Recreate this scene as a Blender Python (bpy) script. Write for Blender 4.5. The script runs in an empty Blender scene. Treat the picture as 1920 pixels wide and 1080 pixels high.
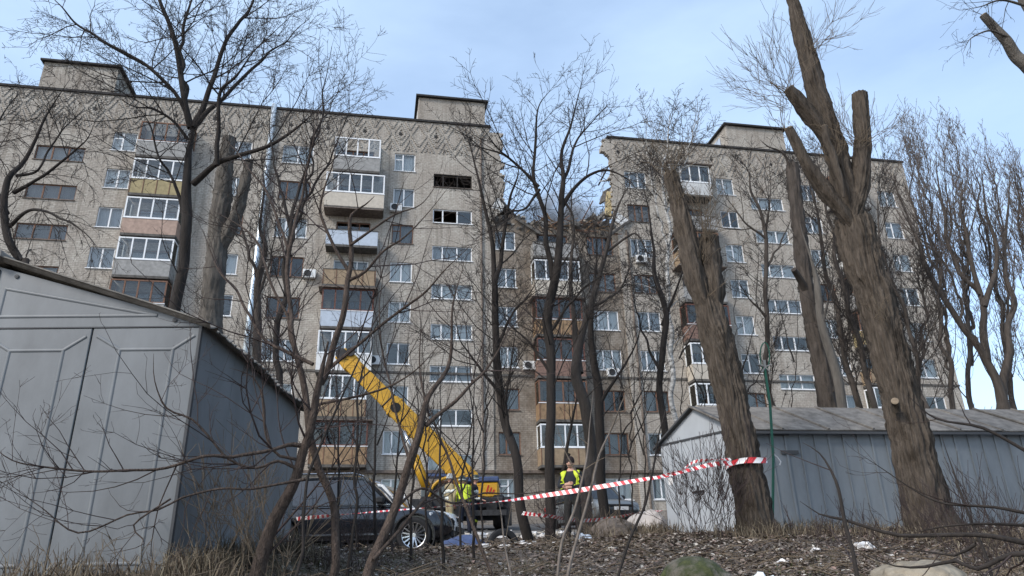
import bpy, bmesh, math, random
import numpy as np
from mathutils import Vector, Matrix
R = math.radians
scn = bpy.context.scene
COL = scn.collection

# ------------------------------------------------------------------ camera
EYE = 1.5                                   # lens height above the ground it stands on
FPX = 1335.0                                # focal length for a 1920 px wide frame
_up = Vector((-84 / FPX, 3412 / FPX, -1)).normalized()
_fw = Vector((0, 0, -1)); _fw = (_fw - _up * _fw.dot(_up)).normalized()
_rt = _fw.cross(_up)
MW = Matrix((_rt, _fw, _up))                # camera axes -> world axes
cam_d = bpy.data.cameras.new('camera'); cam = bpy.data.objects.new('camera', cam_d)
COL.objects.link(cam)
cam.matrix_world = Matrix.Translation((0, 0, EYE)) @ MW.to_4x4()
cam_d.sensor_width = 36; cam_d.lens = FPX / 1920 * 36
cam_d.clip_start = 0.05; cam_d.clip_end = 6000
scn.camera = cam

# ------------------------------------------------------------------ sky and sun
SUN_AZ, SUN_EL = R(-134), R(38)             # azimuth clockwise from the view direction
world = bpy.data.worlds.new('World'); scn.world = world; world.use_nodes = True
wn = world.node_tree; wn.nodes.clear()
def WN(t, **k):
    n = wn.nodes.new(t)
    for a, b in k.items(): setattr(n, a, b)
    return n
sky = WN('ShaderNodeTexSky', sky_type='NISHITA', sun_disc=False, sun_elevation=SUN_EL, sun_rotation=SUN_AZ, air_density=1.0, dust_density=1.6, ozone_density=1.4, altitude=100)
tc = WN('ShaderNodeTexCoord'); mp = WN('ShaderNodeMapping'); mp.inputs['Scale'].default_value = (1.1, 1.1, 3.4)
mp.inputs['Rotation'].default_value = (0.12, -0.10, 0.6)
nz = WN('ShaderNodeTexNoise'); nz.inputs['Scale'].default_value = 1.9; nz.inputs['Detail'].default_value = 7; nz.inputs['Roughness'].default_value = 0.52
rp = WN('ShaderNodeValToRGB'); rp.color_ramp.elements[0].position = 0.36; rp.color_ramp.elements[0].color = (.30, .30, .30, 1)
rp.color_ramp.elements[1].position = 0.72; rp.color_ramp.elements[1].color = (.66, .66, .66, 1)
mx = WN('ShaderNodeMixRGB'); mx.inputs[2].default_value = (2.95, 3.85, 5.0, 1)
bg = WN('ShaderNodeBackground'); bg.inputs['Strength'].default_value = 0.15
wo = WN('ShaderNodeOutputWorld')
L = wn.links.new
L(tc.outputs['Generated'], mp.inputs['Vector']); L(mp.outputs['Vector'], nz.inputs['Vector']); L(nz.outputs['Fac'], rp.inputs['Fac'])
L(rp.outputs['Color'], mx.inputs[0]); L(sky.outputs['Color'], mx.inputs[1]); L(mx.outputs['Color'], bg.inputs['Color']); L(bg.outputs['Background'], wo.inputs['Surface'])
sun_d = bpy.data.lights.new('sun', 'SUN'); sun = bpy.data.objects.new('sun', sun_d); COL.objects.link(sun)
sun_d.energy = 1.5; sun_d.angle = R(14); sun_d.color = (1, .95, .88)
_sd = Vector((math.sin(SUN_AZ) * math.cos(SUN_EL), math.cos(SUN_AZ) * math.cos(SUN_EL), math.sin(SUN_EL)))
sun.rotation_euler = (-_sd).to_track_quat('-Z', 'Y').to_euler(); sun.location = _sd * 80
vs = scn.view_settings; vs.view_transform = 'Standard'; vs.look = 'None'; vs.exposure = 0.9; vs.gamma = 1; vs.use_curve_mapping = False
try: scn.cycles.use_denoising = True
except Exception: pass
scn.cycles.max_bounces = 6; scn.cycles.transparent_max_bounces = 24; scn.cycles.volume_max_steps = 64

# ------------------------------------------------------------------ helpers
rng = random.Random(7); NR = np.random.RandomState(11)
def ray(x, y): return MW @ Vector(((x - 960) / FPX, (540 - y) / FPX, -1))
def at(x, y, Y):                            # where the sight line through a photo point crosses distance Y
    d = ray(x, y); d = d * (Y / d.y); return Vector((d.x, d.y, d.z + EYE))
def lerp(a, b, t): return a + (b - a) * t
_gy = [-40, -6, 0, 2.5, 4, 5.2, 6.3, 8, 10.5, 12.5, 16, 20, 25, 30, 47, 60, 200, 3000]
_gz = [0.0, 0.0, 0.0, .55, 1.05, 1.36, 1.54, 1.62, 1.80, 1.88, 1.98, 2.25, 2.58, 2.85, 4.0, 4.1, 4.1, 4.1]
def hashn(i, j, s=0):
    n = np.sin(i * 127.1 + j * 311.7 + s * 74.7) * 43758.5453; return n - np.floor(n)
def vnoise(x, y, s=0, px=None):
    x = np.asarray(x, float); y = np.asarray(y, float)
    i = np.floor(x); j = np.floor(y); fx = x - i; fy = y - j
    fx = fx * fx * (3 - 2 * fx); fy = fy * fy * (3 - 2 * fy)
    i1 = i + 1
    if px: i = np.mod(i, px); i1 = np.mod(i1, px)
    a = hashn(i, j, s); b = hashn(i1, j, s); c = hashn(i, j + 1, s); d = hashn(i1, j + 1, s)
    return (a * (1 - fx) + b * fx) * (1 - fy) + (c * (1 - fx) + d * fx) * fy
def tza(x, y):
    z = np.interp(y, _gy, _gz)
    w = .6 * np.clip((np.asarray(y, float) - 2) / 5, 0, 1) * np.clip((60 - np.asarray(y, float)) / 30, 0, 1)
    z = z + w * (.16 * (vnoise(np.asarray(x) * .35, np.asarray(y) * .35, 3) - .5) + .08 * (vnoise(np.asarray(x) * 1.3, np.asarray(y) * 1.3, 4) - .5))
    X = np.asarray(x, float); Yv = np.asarray(y, float); sm = lambda t: np.clip(t, 0, 1) ** 2 * (3 - 2 * np.clip(t, 0, 1))
    z = z - .17 * sm((X + 2.7) / .8) * sm((Yv - 3.5) / 2) * (1 - sm((Yv - 8.5) / 5)) - .10 * sm((X + .5) / 2) * sm((Yv - 3) / 2) * (1 - sm((Yv - 6.5) / 4)) - .05 * sm((X + 2.7) / .8) * (1 - sm((X - 1) / 2)) * sm((Yv - 6) / 4) * (1 - sm((Yv - 15) / 4))
    z = z - .10 * np.exp(-((np.asarray(x) + 2.6) ** 2) / 6 - ((np.asarray(y) - 15.5) ** 2) / 12)
    return z
def tz(x, y): return float(tza(np.array([x]), np.array([y]))[0])

class MB:                                   # collects shapes, builds ONE mesh
    def __init__(s): s.v = []; s.f = []; s.m = []
    def face(s, pts, m=0):
        n = len(s.v); s.v += [tuple(p) for p in pts]; s.f.append(tuple(range(n, n + len(pts)))); s.m.append(m); return s
    def hexa(s, p, m=0):                    # 8 points: bottom ring then top ring, counter-clockwise from above
        n = len(s.v); s.v += [tuple(q) for q in p]
        for f in ((3, 2, 1, 0), (4, 5, 6, 7), (0, 1, 5, 4), (1, 2, 6, 5), (2, 3, 7, 6), (3, 0, 4, 7)):
            s.f.append(tuple(n + i for i in f)); s.m.append(m)
        return s
    def box(s, a, b, m=0):
        x0, y0, z0 = a; x1, y1, z1 = b
        return s.hexa([(x0, y0, z0), (x1, y0, z0), (x1, y1, z0), (x0, y1, z0), (x0, y0, z1), (x1, y0, z1), (x1, y1, z1), (x0, y1, z1)], m)
    def obox(s, mat, size, m=0):            # oriented box
        a, b, c = (k / 2 for k in size)
        P = [(-a, -b, -c), (a, -b, -c), (a, b, -c), (-a, b, -c), (-a, -b, c), (a, -b, c), (a, b, c), (-a, b, c)]
        return s.hexa([mat @ Vector(p) for p in P], m)
    def bar(s, p, q, w, h, up=Vector((0, 0, 1)), m=0):
        p = Vector(p); q = Vector(q); d = (q - p); l = d.length; d.normalize()
        x = d.cross(up)
        if x.length < 1e-4: x = d.cross(Vector((1, 0, 0)))
        x.normalize(); z = x.cross(d)
        M = Matrix((x, d, z)).transposed().to_4x4(); M.translation = (p + q) / 2
        return s.obox(M, (w, l, h), m)
    def tube(s, pts, rad, sides=8, m=0, cap=True):
        P, F = tube_arrays(np.array([tuple(p) for p in pts], float), np.array(rad, float) if hasattr(rad, '__len__') else np.full(len(pts), rad), sides)
        n = len(s.v); s.v += [tuple(p) for p in P]; s.f += [tuple(int(i) + n for i in f) for f in F]; s.m += [m] * len(F)
        if cap:
            k = len(pts); s.f.append(tuple(n + i for i in range(sides))[::-1]); s.f.append(tuple(n + (k - 1) * sides + i for i in range(sides))); s.m += [m, m]
        return s
    def lathe(s, prof, seg=24, M=Matrix(), m=0):    # prof: (r, z) pairs about local z
        n = len(s.v)
        for r, z in prof:
            for k in range(seg):
                a = 2 * math.pi * k / seg; s.v.append(tuple(M @ Vector((r * math.cos(a), r * math.sin(a), z))))
        for j in range(len(prof) - 1):
            for k in range(seg):
                s.f.append((n + j * seg + k, n + j * seg + (k + 1) % seg, n + (j + 1) * seg + (k + 1) % seg, n + (j + 1) * seg + k)); s.m.append(m)
        return s
    def mesh(s, name, mats):
        me = bpy.data.meshes.new(name); me.from_pydata(s.v, [], s.f)
        for x in (mats if isinstance(mats, (list, tuple)) else [mats]): me.materials.append(x)
        if any(s.m): me.polygons.foreach_set('material_index', s.m)
        me.update(); return me
    def build(s, name, mats, parent=None, smooth=False, bevel=0):
        me = s.mesh(name, mats)
        if bevel: bevel_mesh(me, bevel)
        if smooth: shade(me)
        return link(name, me, parent)
def bevel_mesh(me, w, seg=1):
    bm = bmesh.new(); bm.from_mesh(me); bmesh.ops.remove_doubles(bm, verts=bm.verts, dist=1e-5)
    bmesh.ops.bevel(bm, geom=bm.edges[:], offset=w, segments=seg, affect='EDGES', clamp_overlap=True); bm.to_mesh(me); bm.free()
def shade(me, ang=None):
    me.polygons.foreach_set('use_smooth', [True] * len(me.polygons))
    if ang is not None:
        bm = bmesh.new(); bm.from_mesh(me)
        for e in bm.edges: e.smooth = not (len(e.link_faces) == 2 and e.calc_face_angle(0) > ang)
        bm.to_mesh(me); bm.free()
    me.update()
def link(name, me, parent=None):
    o = bpy.data.objects.new(name, me); COL.objects.link(o)
    if parent is not None: o.parent = parent
    return o
def tag(o, label, cat, group=None):
    o['label'] = label; o['category'] = cat
    if group: o['group'] = group
    return o
def thing(name, label, cat, loc=(0, 0, 0), rz=0, group=None):
    o = bpy.data.objects.new(name, None); COL.objects.link(o); o.location = loc; o.rotation_euler = (0, 0, rz); o.empty_display_size = .3
    return tag(o, label, cat, group)
C3 = np.cos(np.arange(3) * 2 * np.pi / 3); S3 = np.sin(np.arange(3) * 2 * np.pi / 3); TF3 = {}
for n_ in range(2, 40):
    i_ = np.arange(n_ - 1)[:, None] * 3; k_ = np.arange(3)[None, :]; TF3[n_] = np.stack([i_ + k_, i_ + (k_ + 1) % 3, i_ + 3 + (k_ + 1) % 3, i_ + 3 + k_], -1).reshape(-1, 4)
def tube_arrays(P, Rr, sides, disp=None):
    n = len(P); T = np.empty_like(P); T[1:-1] = P[2:] - P[:-2]; T[0] = P[1] - P[0]; T[-1] = P[-1] - P[-2]; T /= np.sqrt((T * T).sum(1))[:, None] + 1e-9
    if sides <= 3:                          # fine twigs: one fixed reference is enough
        rf = np.array([.83, .53, .16]) if abs(T[0, 0]) < .7 else np.array([.1, .96, .25])
        U = T[:, [1, 2, 0]] * rf[[2, 0, 1]] - T[:, [2, 0, 1]] * rf[[1, 2, 0]]; U /= np.sqrt((U * U).sum(1))[:, None] + 1e-9
        V = T[:, [1, 2, 0]] * U[:, [2, 0, 1]] - T[:, [2, 0, 1]] * U[:, [1, 2, 0]]
        X = P[:, None, :] + Rr[:, None, None] * (C3[None, :, None] * U[:, None, :] + S3[None, :, None] * V[:, None, :])
        return X.reshape(-1, 3), TF3[n]
    u = np.cross(T[0], [0.31, .17, .93]); u /= np.linalg.norm(u) + 1e-9
    U = np.zeros_like(P)
    for i in range(n):
        u = u - T[i] * (u @ T[i]); u /= np.linalg.norm(u) + 1e-9; U[i] = u
    V = np.cross(T, U)
    a = np.arange(sides) * 2 * np.pi / sides
    rr = Rr[:, None] * np.ones(sides)[None, :]
    if disp is not None: rr = rr + disp
    X = P[:, None, :] + rr[:, :, None] * (np.cos(a)[None, :, None] * U[:, None, :] + np.sin(a)[None, :, None] * V[:, None, :])
    i = np.arange(n - 1)[:, None] * sides; k = np.arange(sides)[None, :]; k1 = (k + 1) % sides
    F = np.stack([i + k, i + k1, i + sides + k1, i + sides + k], -1).reshape(-1, 4)
    return X.reshape(-1, 3), F
def np_mesh(name, V, F, mat, smooth=True):
    V = np.asarray(V, np.float32); F = np.asarray(F, np.int32); k = F.shape[1]
    me = bpy.data.meshes.new(name); me.vertices.add(len(V)); me.vertices.foreach_set('co', V.ravel())
    me.loops.add(F.size); me.loops.foreach_set('vertex_index', F.ravel())
    me.polygons.add(len(F)); me.polygons.foreach_set('loop_start', np.arange(0, F.size, k, dtype=np.int32))
    me.polygons.foreach_set('loop_total', np.full(len(F), k, np.int32))
    if smooth: me.polygons.foreach_set('use_smooth', np.ones(len(F), bool))
    me.materials.append(mat); me.update(calc_edges=True); return me
class Tubes:
    def __init__(s): s.V = []; s.F = []; s.n = 0
    def add(s, P, Rr, sides, disp=None, cap=False):
        V, F = tube_arrays(P, Rr, sides, disp); s.V.append(V); s.F.append(F + s.n); s.n += len(V)
        if cap:                             # close the cut end with a fan of quads towards a centre ring
            c = V[-sides:]; ctr = c.mean(0); V2 = np.concatenate([c, ctr + (c - ctr) * .02]); k = np.arange(sides)
            s.F.append(np.stack([k, (k + 1) % sides, sides + (k + 1) % sides, sides + k], -1) + s.n); s.V.append(V2); s.n += len(V2)
    def mesh(s, name, mat): return np_mesh(name, np.concatenate(s.V), np.concatenate(s.F), mat)

# ------------------------------------------------------------------ materials
def mat(name, col, rough=.8, metal=0, nscale=None, var=.25, bump=0, bscale=None, spec=.3, stretch=(1, 1, 1), col2=None, coat=0):
    m = bpy.data.materials.new(name); m.use_nodes = True; nt = m.node_tree; b = nt.nodes['Principled BSDF']
    b.inputs['Roughness'].default_value = rough; b.inputs['Metallic'].default_value = metal
    b.inputs['Specular IOR Level'].default_value = spec; b.inputs['Coat Weight'].default_value = coat
    c4 = (*col, 1)
    b.inputs['Base Color'].default_value = c4
    if nscale:
        t = nt.nodes.new('ShaderNodeTexCoord'); p = nt.nodes.new('ShaderNodeMapping'); p.inputs['Scale'].default_value = stretch
        n = nt.nodes.new('ShaderNodeTexNoise'); n.inputs['Scale'].default_value = nscale; n.inputs['Detail'].default_value = 8; n.inputs['Roughness'].default_value = .65
        r = nt.nodes.new('ShaderNodeValToRGB')
        c2 = col2 or tuple(k * (1 + var) for k in col)
        r.color_ramp.elements[0].position = .3; r.color_ramp.elements[1].position = .72
        r.color_ramp.elements[0].color = (*(k * (1 - var) for k in col), 1); r.color_ramp.elements[1].color = (*c2, 1)
        l = nt.links.new
        l(t.outputs['Object'], p.inputs['Vector']); l(p.outputs['Vector'], n.inputs['Vector']); l(n.outputs['Fac'], r.inputs['Fac']); l(r.outputs['Color'], b.inputs['Base Color'])
        if bump:
            n2 = nt.nodes.new('ShaderNodeTexNoise'); n2.inputs['Scale'].default_value = bscale or nscale; n2.inputs['Detail'].default_value = 6
            q = nt.nodes.new('ShaderNodeBump'); q.inputs['Strength'].default_value = bump; q.inputs['Distance'].default_value = .03
            l(p.outputs['Vector'], n2.inputs['Vector']); l(n2.outputs['Fac'], q.inputs['Height']); l(q.outputs['Normal'], b.inputs['Normal'])
    return m
def brick_mat(name, c1, c2, mortar, stain=.35, streak=.25, tint=(.20, .16, .12)):
    m = bpy.data.materials.new(name); m.use_nodes = True; nt = m.node_tree; N = nt.nodes.new; l = nt.links.new; b = nt.nodes['Principled BSDF']
    b.inputs['Roughness'].default_value = .92; b.inputs['Specular IOR Level'].default_value = .15
    t = N('ShaderNodeTexCoord'); sx = N('ShaderNodeSeparateXYZ'); cx = N('ShaderNodeCombineXYZ'); ad = N('ShaderNodeMath'); ad.operation = 'ADD'
    l(t.outputs['Object'], sx.inputs[0]); l(sx.outputs['X'], ad.inputs[0]); l(sx.outputs['Y'], ad.inputs[1]); l(ad.outputs[0], cx.inputs['X']); l(sx.outputs['Z'], cx.inputs['Y'])
    k = N('ShaderNodeTexBrick'); k.inputs['Color1'].default_value = (*c1, 1); k.inputs['Color2'].default_value = (*c2, 1); k.inputs['Mortar'].default_value = (*mortar, 1)
    k.inputs['Scale'].default_value = 1; k.inputs['Brick Width'].default_value = .30; k.inputs['Row Height'].default_value = .125; k.inputs['Mortar Size'].default_value = .014; k.inputs['Mortar Smooth'].default_value = .3; k.inputs['Bias'].default_value = -.1
    l(cx.outputs[0], k.inputs['Vector'])
    n1 = N('ShaderNodeTexNoise'); n1.inputs['Scale'].default_value = .55; n1.inputs['Detail'].default_value = 9; n1.inputs['Roughness'].default_value = .7; l(t.outputs['Object'], n1.inputs['Vector'])
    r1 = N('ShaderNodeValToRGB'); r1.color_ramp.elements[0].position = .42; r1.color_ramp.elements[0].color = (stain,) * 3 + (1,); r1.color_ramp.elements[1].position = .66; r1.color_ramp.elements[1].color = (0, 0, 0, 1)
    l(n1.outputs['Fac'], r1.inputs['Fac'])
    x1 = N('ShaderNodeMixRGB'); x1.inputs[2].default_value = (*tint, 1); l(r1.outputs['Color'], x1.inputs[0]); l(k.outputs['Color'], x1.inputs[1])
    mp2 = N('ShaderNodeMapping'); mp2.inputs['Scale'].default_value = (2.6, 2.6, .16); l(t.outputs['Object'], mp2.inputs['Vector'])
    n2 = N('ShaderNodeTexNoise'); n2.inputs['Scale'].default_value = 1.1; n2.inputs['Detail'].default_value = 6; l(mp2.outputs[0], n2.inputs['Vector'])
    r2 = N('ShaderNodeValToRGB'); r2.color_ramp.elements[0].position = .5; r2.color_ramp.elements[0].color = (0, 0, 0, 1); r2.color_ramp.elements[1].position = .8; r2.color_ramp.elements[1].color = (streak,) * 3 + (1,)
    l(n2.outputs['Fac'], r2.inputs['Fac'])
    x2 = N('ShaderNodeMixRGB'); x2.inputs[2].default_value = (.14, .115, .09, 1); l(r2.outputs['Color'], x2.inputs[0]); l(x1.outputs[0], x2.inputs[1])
    n3 = N('ShaderNodeTexNoise'); n3.inputs['Scale'].default_value = 7; n3.inputs['Detail'].default_value = 5; l(t.outputs['Object'], n3.inputs['Vector'])
    x3 = N('ShaderNodeMixRGB'); x3.blend_type = 'OVERLAY'; x3.inputs[0].default_value = .45; l(x2.outputs[0], x3.inputs[1]); l(n3.outputs['Fac'], x3.inputs[2])
    l(x3.outputs[0], b.inputs['Base Color'])
    bp = N('ShaderNodeBump'); bp.inputs['Strength'].default_value = .5; bp.inputs['Distance'].default_value = .02; bp.invert = True; l(k.outputs['Fac'], bp.inputs['Height']); l(bp.outputs[0], b.inputs['Normal'])
    return m
def glass_mat(name, tint=(.55, .6, .62), refl=.30):
    m = bpy.data.materials.new(name); m.use_nodes = True; nt = m.node_tree; nt.nodes.clear(); N = nt.nodes.new; l = nt.links.new
    tr = N('ShaderNodeBsdfTransparent'); tr.inputs[0].default_value = (*tint, 1); g = N('ShaderNodeBsdfGlossy'); g.inputs['Roughness'].default_value = .03; g.inputs['Color'].default_value = (.95, .93, .88, 1)
    lw = N('ShaderNodeLayerWeight'); lw.inputs['Blend'].default_value = .2; a = N('ShaderNodeMath'); a.operation = 'ADD'; a.inputs[1].default_value = refl; a.use_clamp = True
    l(lw.outputs['Fresnel'], a.inputs[0]); x = N('ShaderNodeMixShader'); l(a.outputs[0], x.inputs[0]); l(tr.outputs[0], x.inputs[1]); l(g.outputs[0], x.inputs[2])
    o = N('ShaderNodeOutputMaterial'); l(x.outputs[0], o.inputs[0]); return m
def attr_mat(name, rough=.9):
    m = bpy.data.materials.new(name); m.use_nodes = True; nt = m.node_tree; a = nt.nodes.new('ShaderNodeAttribute'); a.attribute_name = 'tone'
    nt.links.new(a.outputs['Color'], nt.nodes['Principled BSDF'].inputs['Base Color']); nt.nodes['Principled BSDF'].inputs['Roughness'].default_value = rough
    nt.nodes['Principled BSDF'].inputs['Specular IOR Level'].default_value = .15
    return m
M = {}
M['brick'] = brick_mat('sand_lime_brick', (.50, .462, .405), (.41, .378, .33), (.265, .243, .212), .55, .7, (.26, .222, .188))
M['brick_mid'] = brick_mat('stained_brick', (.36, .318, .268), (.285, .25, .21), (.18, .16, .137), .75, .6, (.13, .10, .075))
M['brick_plinth'] = brick_mat('plinth_brick', (.30, .27, .24), (.24, .22, .2), (.15, .14, .13), .5, .5)
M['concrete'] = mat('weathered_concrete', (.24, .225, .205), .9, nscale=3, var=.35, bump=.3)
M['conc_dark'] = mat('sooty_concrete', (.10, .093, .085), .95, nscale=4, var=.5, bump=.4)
M['coping'] = mat('tar_paper_coping', (.035, .033, .032), .9, nscale=6, var=.4)
M['slab'] = mat('roof_felt', (.05, .05, .052), .9, nscale=5, var=.3)
M['white_frame'] = mat('white_plastic_frame', (.74, .75, .76), .45, nscale=6, var=.06)
M['wood_frame'] = mat('old_brown_frame', (.16, .085, .055), .7, nscale=9, var=.35)
M['red_frame'] = mat('red_painted_frame', (.13, .058, .043), .65, nscale=9, var=.3)
M['dark_frame'] = mat('burnt_frame', (.03, .027, .025), .8, nscale=9, var=.3)
M['pane'] = glass_mat('window_glass', (.86, .88, .89), .05)
M['pane_dull'] = glass_mat('dusty_glass', (.7, .72, .73), .04)
M['curtain'] = mat('pale_curtain', (.74, .74, .72), .9, nscale=3, var=.15, stretch=(8, 8, .6))
M['curtain_grey'] = mat('grey_blind', (.42, .43, .44), .9, nscale=3, var=.2, stretch=(8, 8, .6))
M['curtain_red'] = mat('red_curtain', (.22, .03, .03), .9, nscale=3, var=.3, stretch=(8, 8, .6))
M['room'] = mat('room_wall', (.16, .145, .13), .95)
M['p_tan'] = mat('tan_panel', (.27, .20, .13), .7, nscale=4, var=.25)
M['p_orange'] = mat('rusty_orange_panel', (.25, .165, .095), .7, nscale=3.5, var=.4)
M['p_blue'] = mat('pale_blue_panel', (.42, .47, .54), .6, nscale=4, var=.12)
M['p_white'] = mat('white_panel', (.66, .66, .65), .55, nscale=4, var=.1)
M['p_grey'] = mat('grey_panel', (.27, .265, .255), .75, nscale=4, var=.25)
M['p_yellow'] = mat('ochre_panel', (.30, .245, .13), .7, nscale=4, var=.25)
M['p_pink'] = mat('faded_salmon_panel', (.35, .25, .20), .7, nscale=4, var=.25)
M['p_brick'] = mat('red_brick_panel', (.19, .12, .095), .8, nscale=12, var=.3)
M['p_beige'] = mat('beige_siding', (.48, .43, .36), .65, nscale=5, var=.15)
M['p_iron'] = mat('white_patterned_rail', (.5, .5, .49), .6, nscale=26, var=.6)
M['pipe'] = mat('foil_pipe', (.62, .68, .72), .35, .6, nscale=6, var=.15)
M['zinc'] = mat('rusted_tin', (.15, .12, .10), .7, .2, nscale=5, var=.5)
M['bark'] = mat('grey_brown_bark', (.065, .054, .046), .95, nscale=3, var=.45, bump=.9, bscale=14, stretch=(3, 3, .5))
M['bark_dark'] = mat('dark_bark', (.030, .025, .022), .95, nscale=3, var=.4, bump=.7, bscale=14, stretch=(3, 3, .5))
M['bark_red'] = mat('red_brown_bark', (.075, .055, .044), .85, nscale=16, var=.6, bump=.9, bscale=45, stretch=(2, 2, .7))
M['bark_pale'] = mat('pale_grey_bark', (.105, .094, .082), .95, nscale=3, var=.35, bump=.9, bscale=12, stretch=(3, 3, .5))
M['bark_deep'] = mat('furrowed_willow_bark', (.082, .066, .052), .95, nscale=6, var=.6, bump=1.0, bscale=22, stretch=(3, 3, .45))
M['bark_birch'] = mat('birch_bark', (.42, .41, .39), .8, nscale=2.2, var=.85, bump=.2, stretch=(1, 1, 4.5))
M['twig'] = mat('twig_bark', (.040, .032, .028), .85)
M['twig_red'] = mat('reddish_twig', (.052, .036, .032), .8)
M['twig_pale'] = mat('straw_brown_twig', (.15, .115, .08), .85)
M['twig_far'] = mat('greyish_twig', (.13, .105, .09), .9)
M['cut'] = mat('sawn_wood', (.22, .17, .12), .85, nscale=14, var=.25)
M['stem_pale'] = mat('pale_sapling_bark', (.15, .125, .105), .85, nscale=14, var=.4)
M['gar_grey'] = mat('grey_garage_paint', (.142, .152, .160), .5, .0, nscale=2.4, var=.22, bump=.06, bscale=1.2, spec=.5, stretch=(1, 1, .5))
M['gar_side'] = mat('blue_grey_garage_paint', (.155, .172, .187), .5, .0, nscale=2.2, var=.2, bump=.12, bscale=1.6, spec=.5, stretch=(1, 1, .4))
M['gar_white'] = mat('pale_grey_garage_paint', (.36, .38, .40), .5, nscale=2, var=.1, bump=.06, bscale=1.5, spec=.4, stretch=(1, 1, .4))
M['gar_trim'] = mat('dark_edge', (.06, .062, .066), .6)
M['slate'] = mat('mossy_slate_sheet', (.20, .185, .165), .95, nscale=4, var=.45, bump=.5, bscale=22)
M['slate2'] = mat('brown_roof_felt', (.17, .155, .138), .95, nscale=5, var=.45, bump=.5, bscale=22)
M['yellow'] = mat('crane_yellow', (.60, .32, .015), .45, nscale=7, var=.12, spec=.5)
M['black'] = mat('black_rubber', (.018, .018, .019), .75, nscale=9, var=.3)
M['steel'] = mat('bright_steel', (.6, .6, .6), .25, 1)
M['dark_steel'] = mat('greasy_steel', (.04, .04, .042), .6, .4, nscale=7, var=.4)
M['blue'] = mat('faded_blue_paint', (.06, .085, .17), .5, nscale=5, var=.25)
M['red'] = mat('red_paint', (.5, .02, .02), .5)
M['tape_red'] = mat('red_tape', (.58, .03, .04), .4, spec=.5)
M['tape_white'] = mat('white_tape', (.82, .8, .79), .4, spec=.5)
M['car_black'] = mat('black_car_paint', (.008, .009, .012), .18, .0, spec=.5, coat=.7)
M['car_white'] = mat('white_car_paint', (.66, .66, .65), .3, spec=.5, coat=.5)
M['car_silver'] = mat('grey_car_paint', (.17, .185, .195), .35, .3, spec=.5, coat=.4)
M['car_glass'] = mat('tinted_car_glass', (.016, .019, .022), .05, 0, spec=.9)
M['chrome'] = mat('chrome', (.75, .75, .76), .18, 1)
M['lamp'] = mat('headlamp_glass', (.62, .65, .68), .15, .3, spec=.7)
M['plastic'] = mat('black_plastic', (.02, .02, .021), .6)
M['skin'] = mat('skin', (.50, .29, .21), .55)
M['cloth_black'] = mat('black_uniform', (.022, .024, .03), .85, nscale=12, var=.3)
M['cloth_olive'] = mat('dark_trousers', (.028, .028, .026), .9, nscale=12, var=.3)
M['cloth_tan'] = mat('tan_fire_jacket', (.33, .27, .16), .9, nscale=12, var=.25)
M['cloth_navy'] = mat('navy_fire_suit', (.015, .018, .03), .85, nscale=12, var=.3)
M['hivis'] = mat('hi_vis_yellow', (.58, .68, .05), .7)
M['reflect'] = mat('reflective_strip', (.62, .64, .60), .4)
M['helmet_grey'] = mat('grey_helmet', (.35, .36, .36), .35, spec=.5)
M['helmet_dark'] = mat('dark_helmet', (.03, .045, .04), .35, spec=.5)
M['hair'] = mat('dark_knit_cap', (.028, .02, .02), .95, nscale=30, var=.3)
M['stone'] = mat('lichen_boulder', (.24, .205, .155), .95, nscale=5, var=.5, bump=.9, bscale=16)
M['bag_white'] = mat('white_plastic_bag', (.72, .75, .76), .45, nscale=4, var=.12)
M['bag_green'] = mat('green_plastic_bag', (.10, .42, .16), .45)
M['litter_white'] = mat('white_scrap', (.68, .66, .64), .7)
M['tarp'] = mat('dusty_tarp', (.40, .36, .33), .8, nscale=5, var=.25, bump=.5)
M['green_metal'] = mat('green_painted_steel', (.02, .11, .07), .5)
M['asphalt'] = mat('dusty_asphalt', (.11, .105, .10), .95, nscale=4, var=.4, bump=.4, bscale=30)
M['insul'] = mat('yellow_insulation', (.5, .4, .22), .95, nscale=8, var=.3)
M['leafc'] = attr_mat('dead_leaves'); M['grassc'] = attr_mat('dry_grass')

# ground: damp soil, leaf mould and patches of moss
def ground_mat():
    m = bpy.data.materials.new('soil'); m.use_nodes = True; nt = m.node_tree; N = nt.nodes.new; l = nt.links.new; b = nt.nodes['Principled BSDF']
    b.inputs['Roughness'].default_value = .95; b.inputs['Specular IOR Level'].default_value = .15
    t = N('ShaderNodeTexCoord')
    def nz(s, d=8):
        n = N('ShaderNodeTexNoise'); n.inputs['Scale'].default_value = s; n.inputs['Detail'].default_value = d; n.inputs['Roughness'].default_value = .65; l(t.outputs['Object'], n.inputs['Vector']); return n
    r = N('ShaderNodeValToRGB'); e = r.color_ramp.elements; e[0].position = .3; e[0].color = (.08, .066, .055, 1); e[1].position = .7; e[1].color = (.21, .175, .15, 1); l(nz(6).outputs['Fac'], r.inputs['Fac'])
    g = N('ShaderNodeValToRGB'); e = g.color_ramp.elements; e[0].position = .55; e[0].color = (0, 0, 0, 1); e[1].position = .68; e[1].color = (.7, .7, .7, 1); l(nz(.7).outputs['Fac'], g.inputs['Fac'])
    x = N('ShaderNodeMixRGB'); x.inputs[2].default_value = (.055, .065, .022, 1); l(g.outputs[0], x.inputs[0]); l(r.outputs[0], x.inputs[1]); l(x.outputs[0], b.inputs['Base Color'])
    q = N('ShaderNodeBump'); q.inputs['Strength'].default_value = .8; q.inputs['Distance'].default_value = .05; l(nz(22).outputs['Fac'], q.inputs['Height']); l(q.outputs[0], b.inputs['Normal'])
    return m
M['soil'] = ground_mat()
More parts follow.
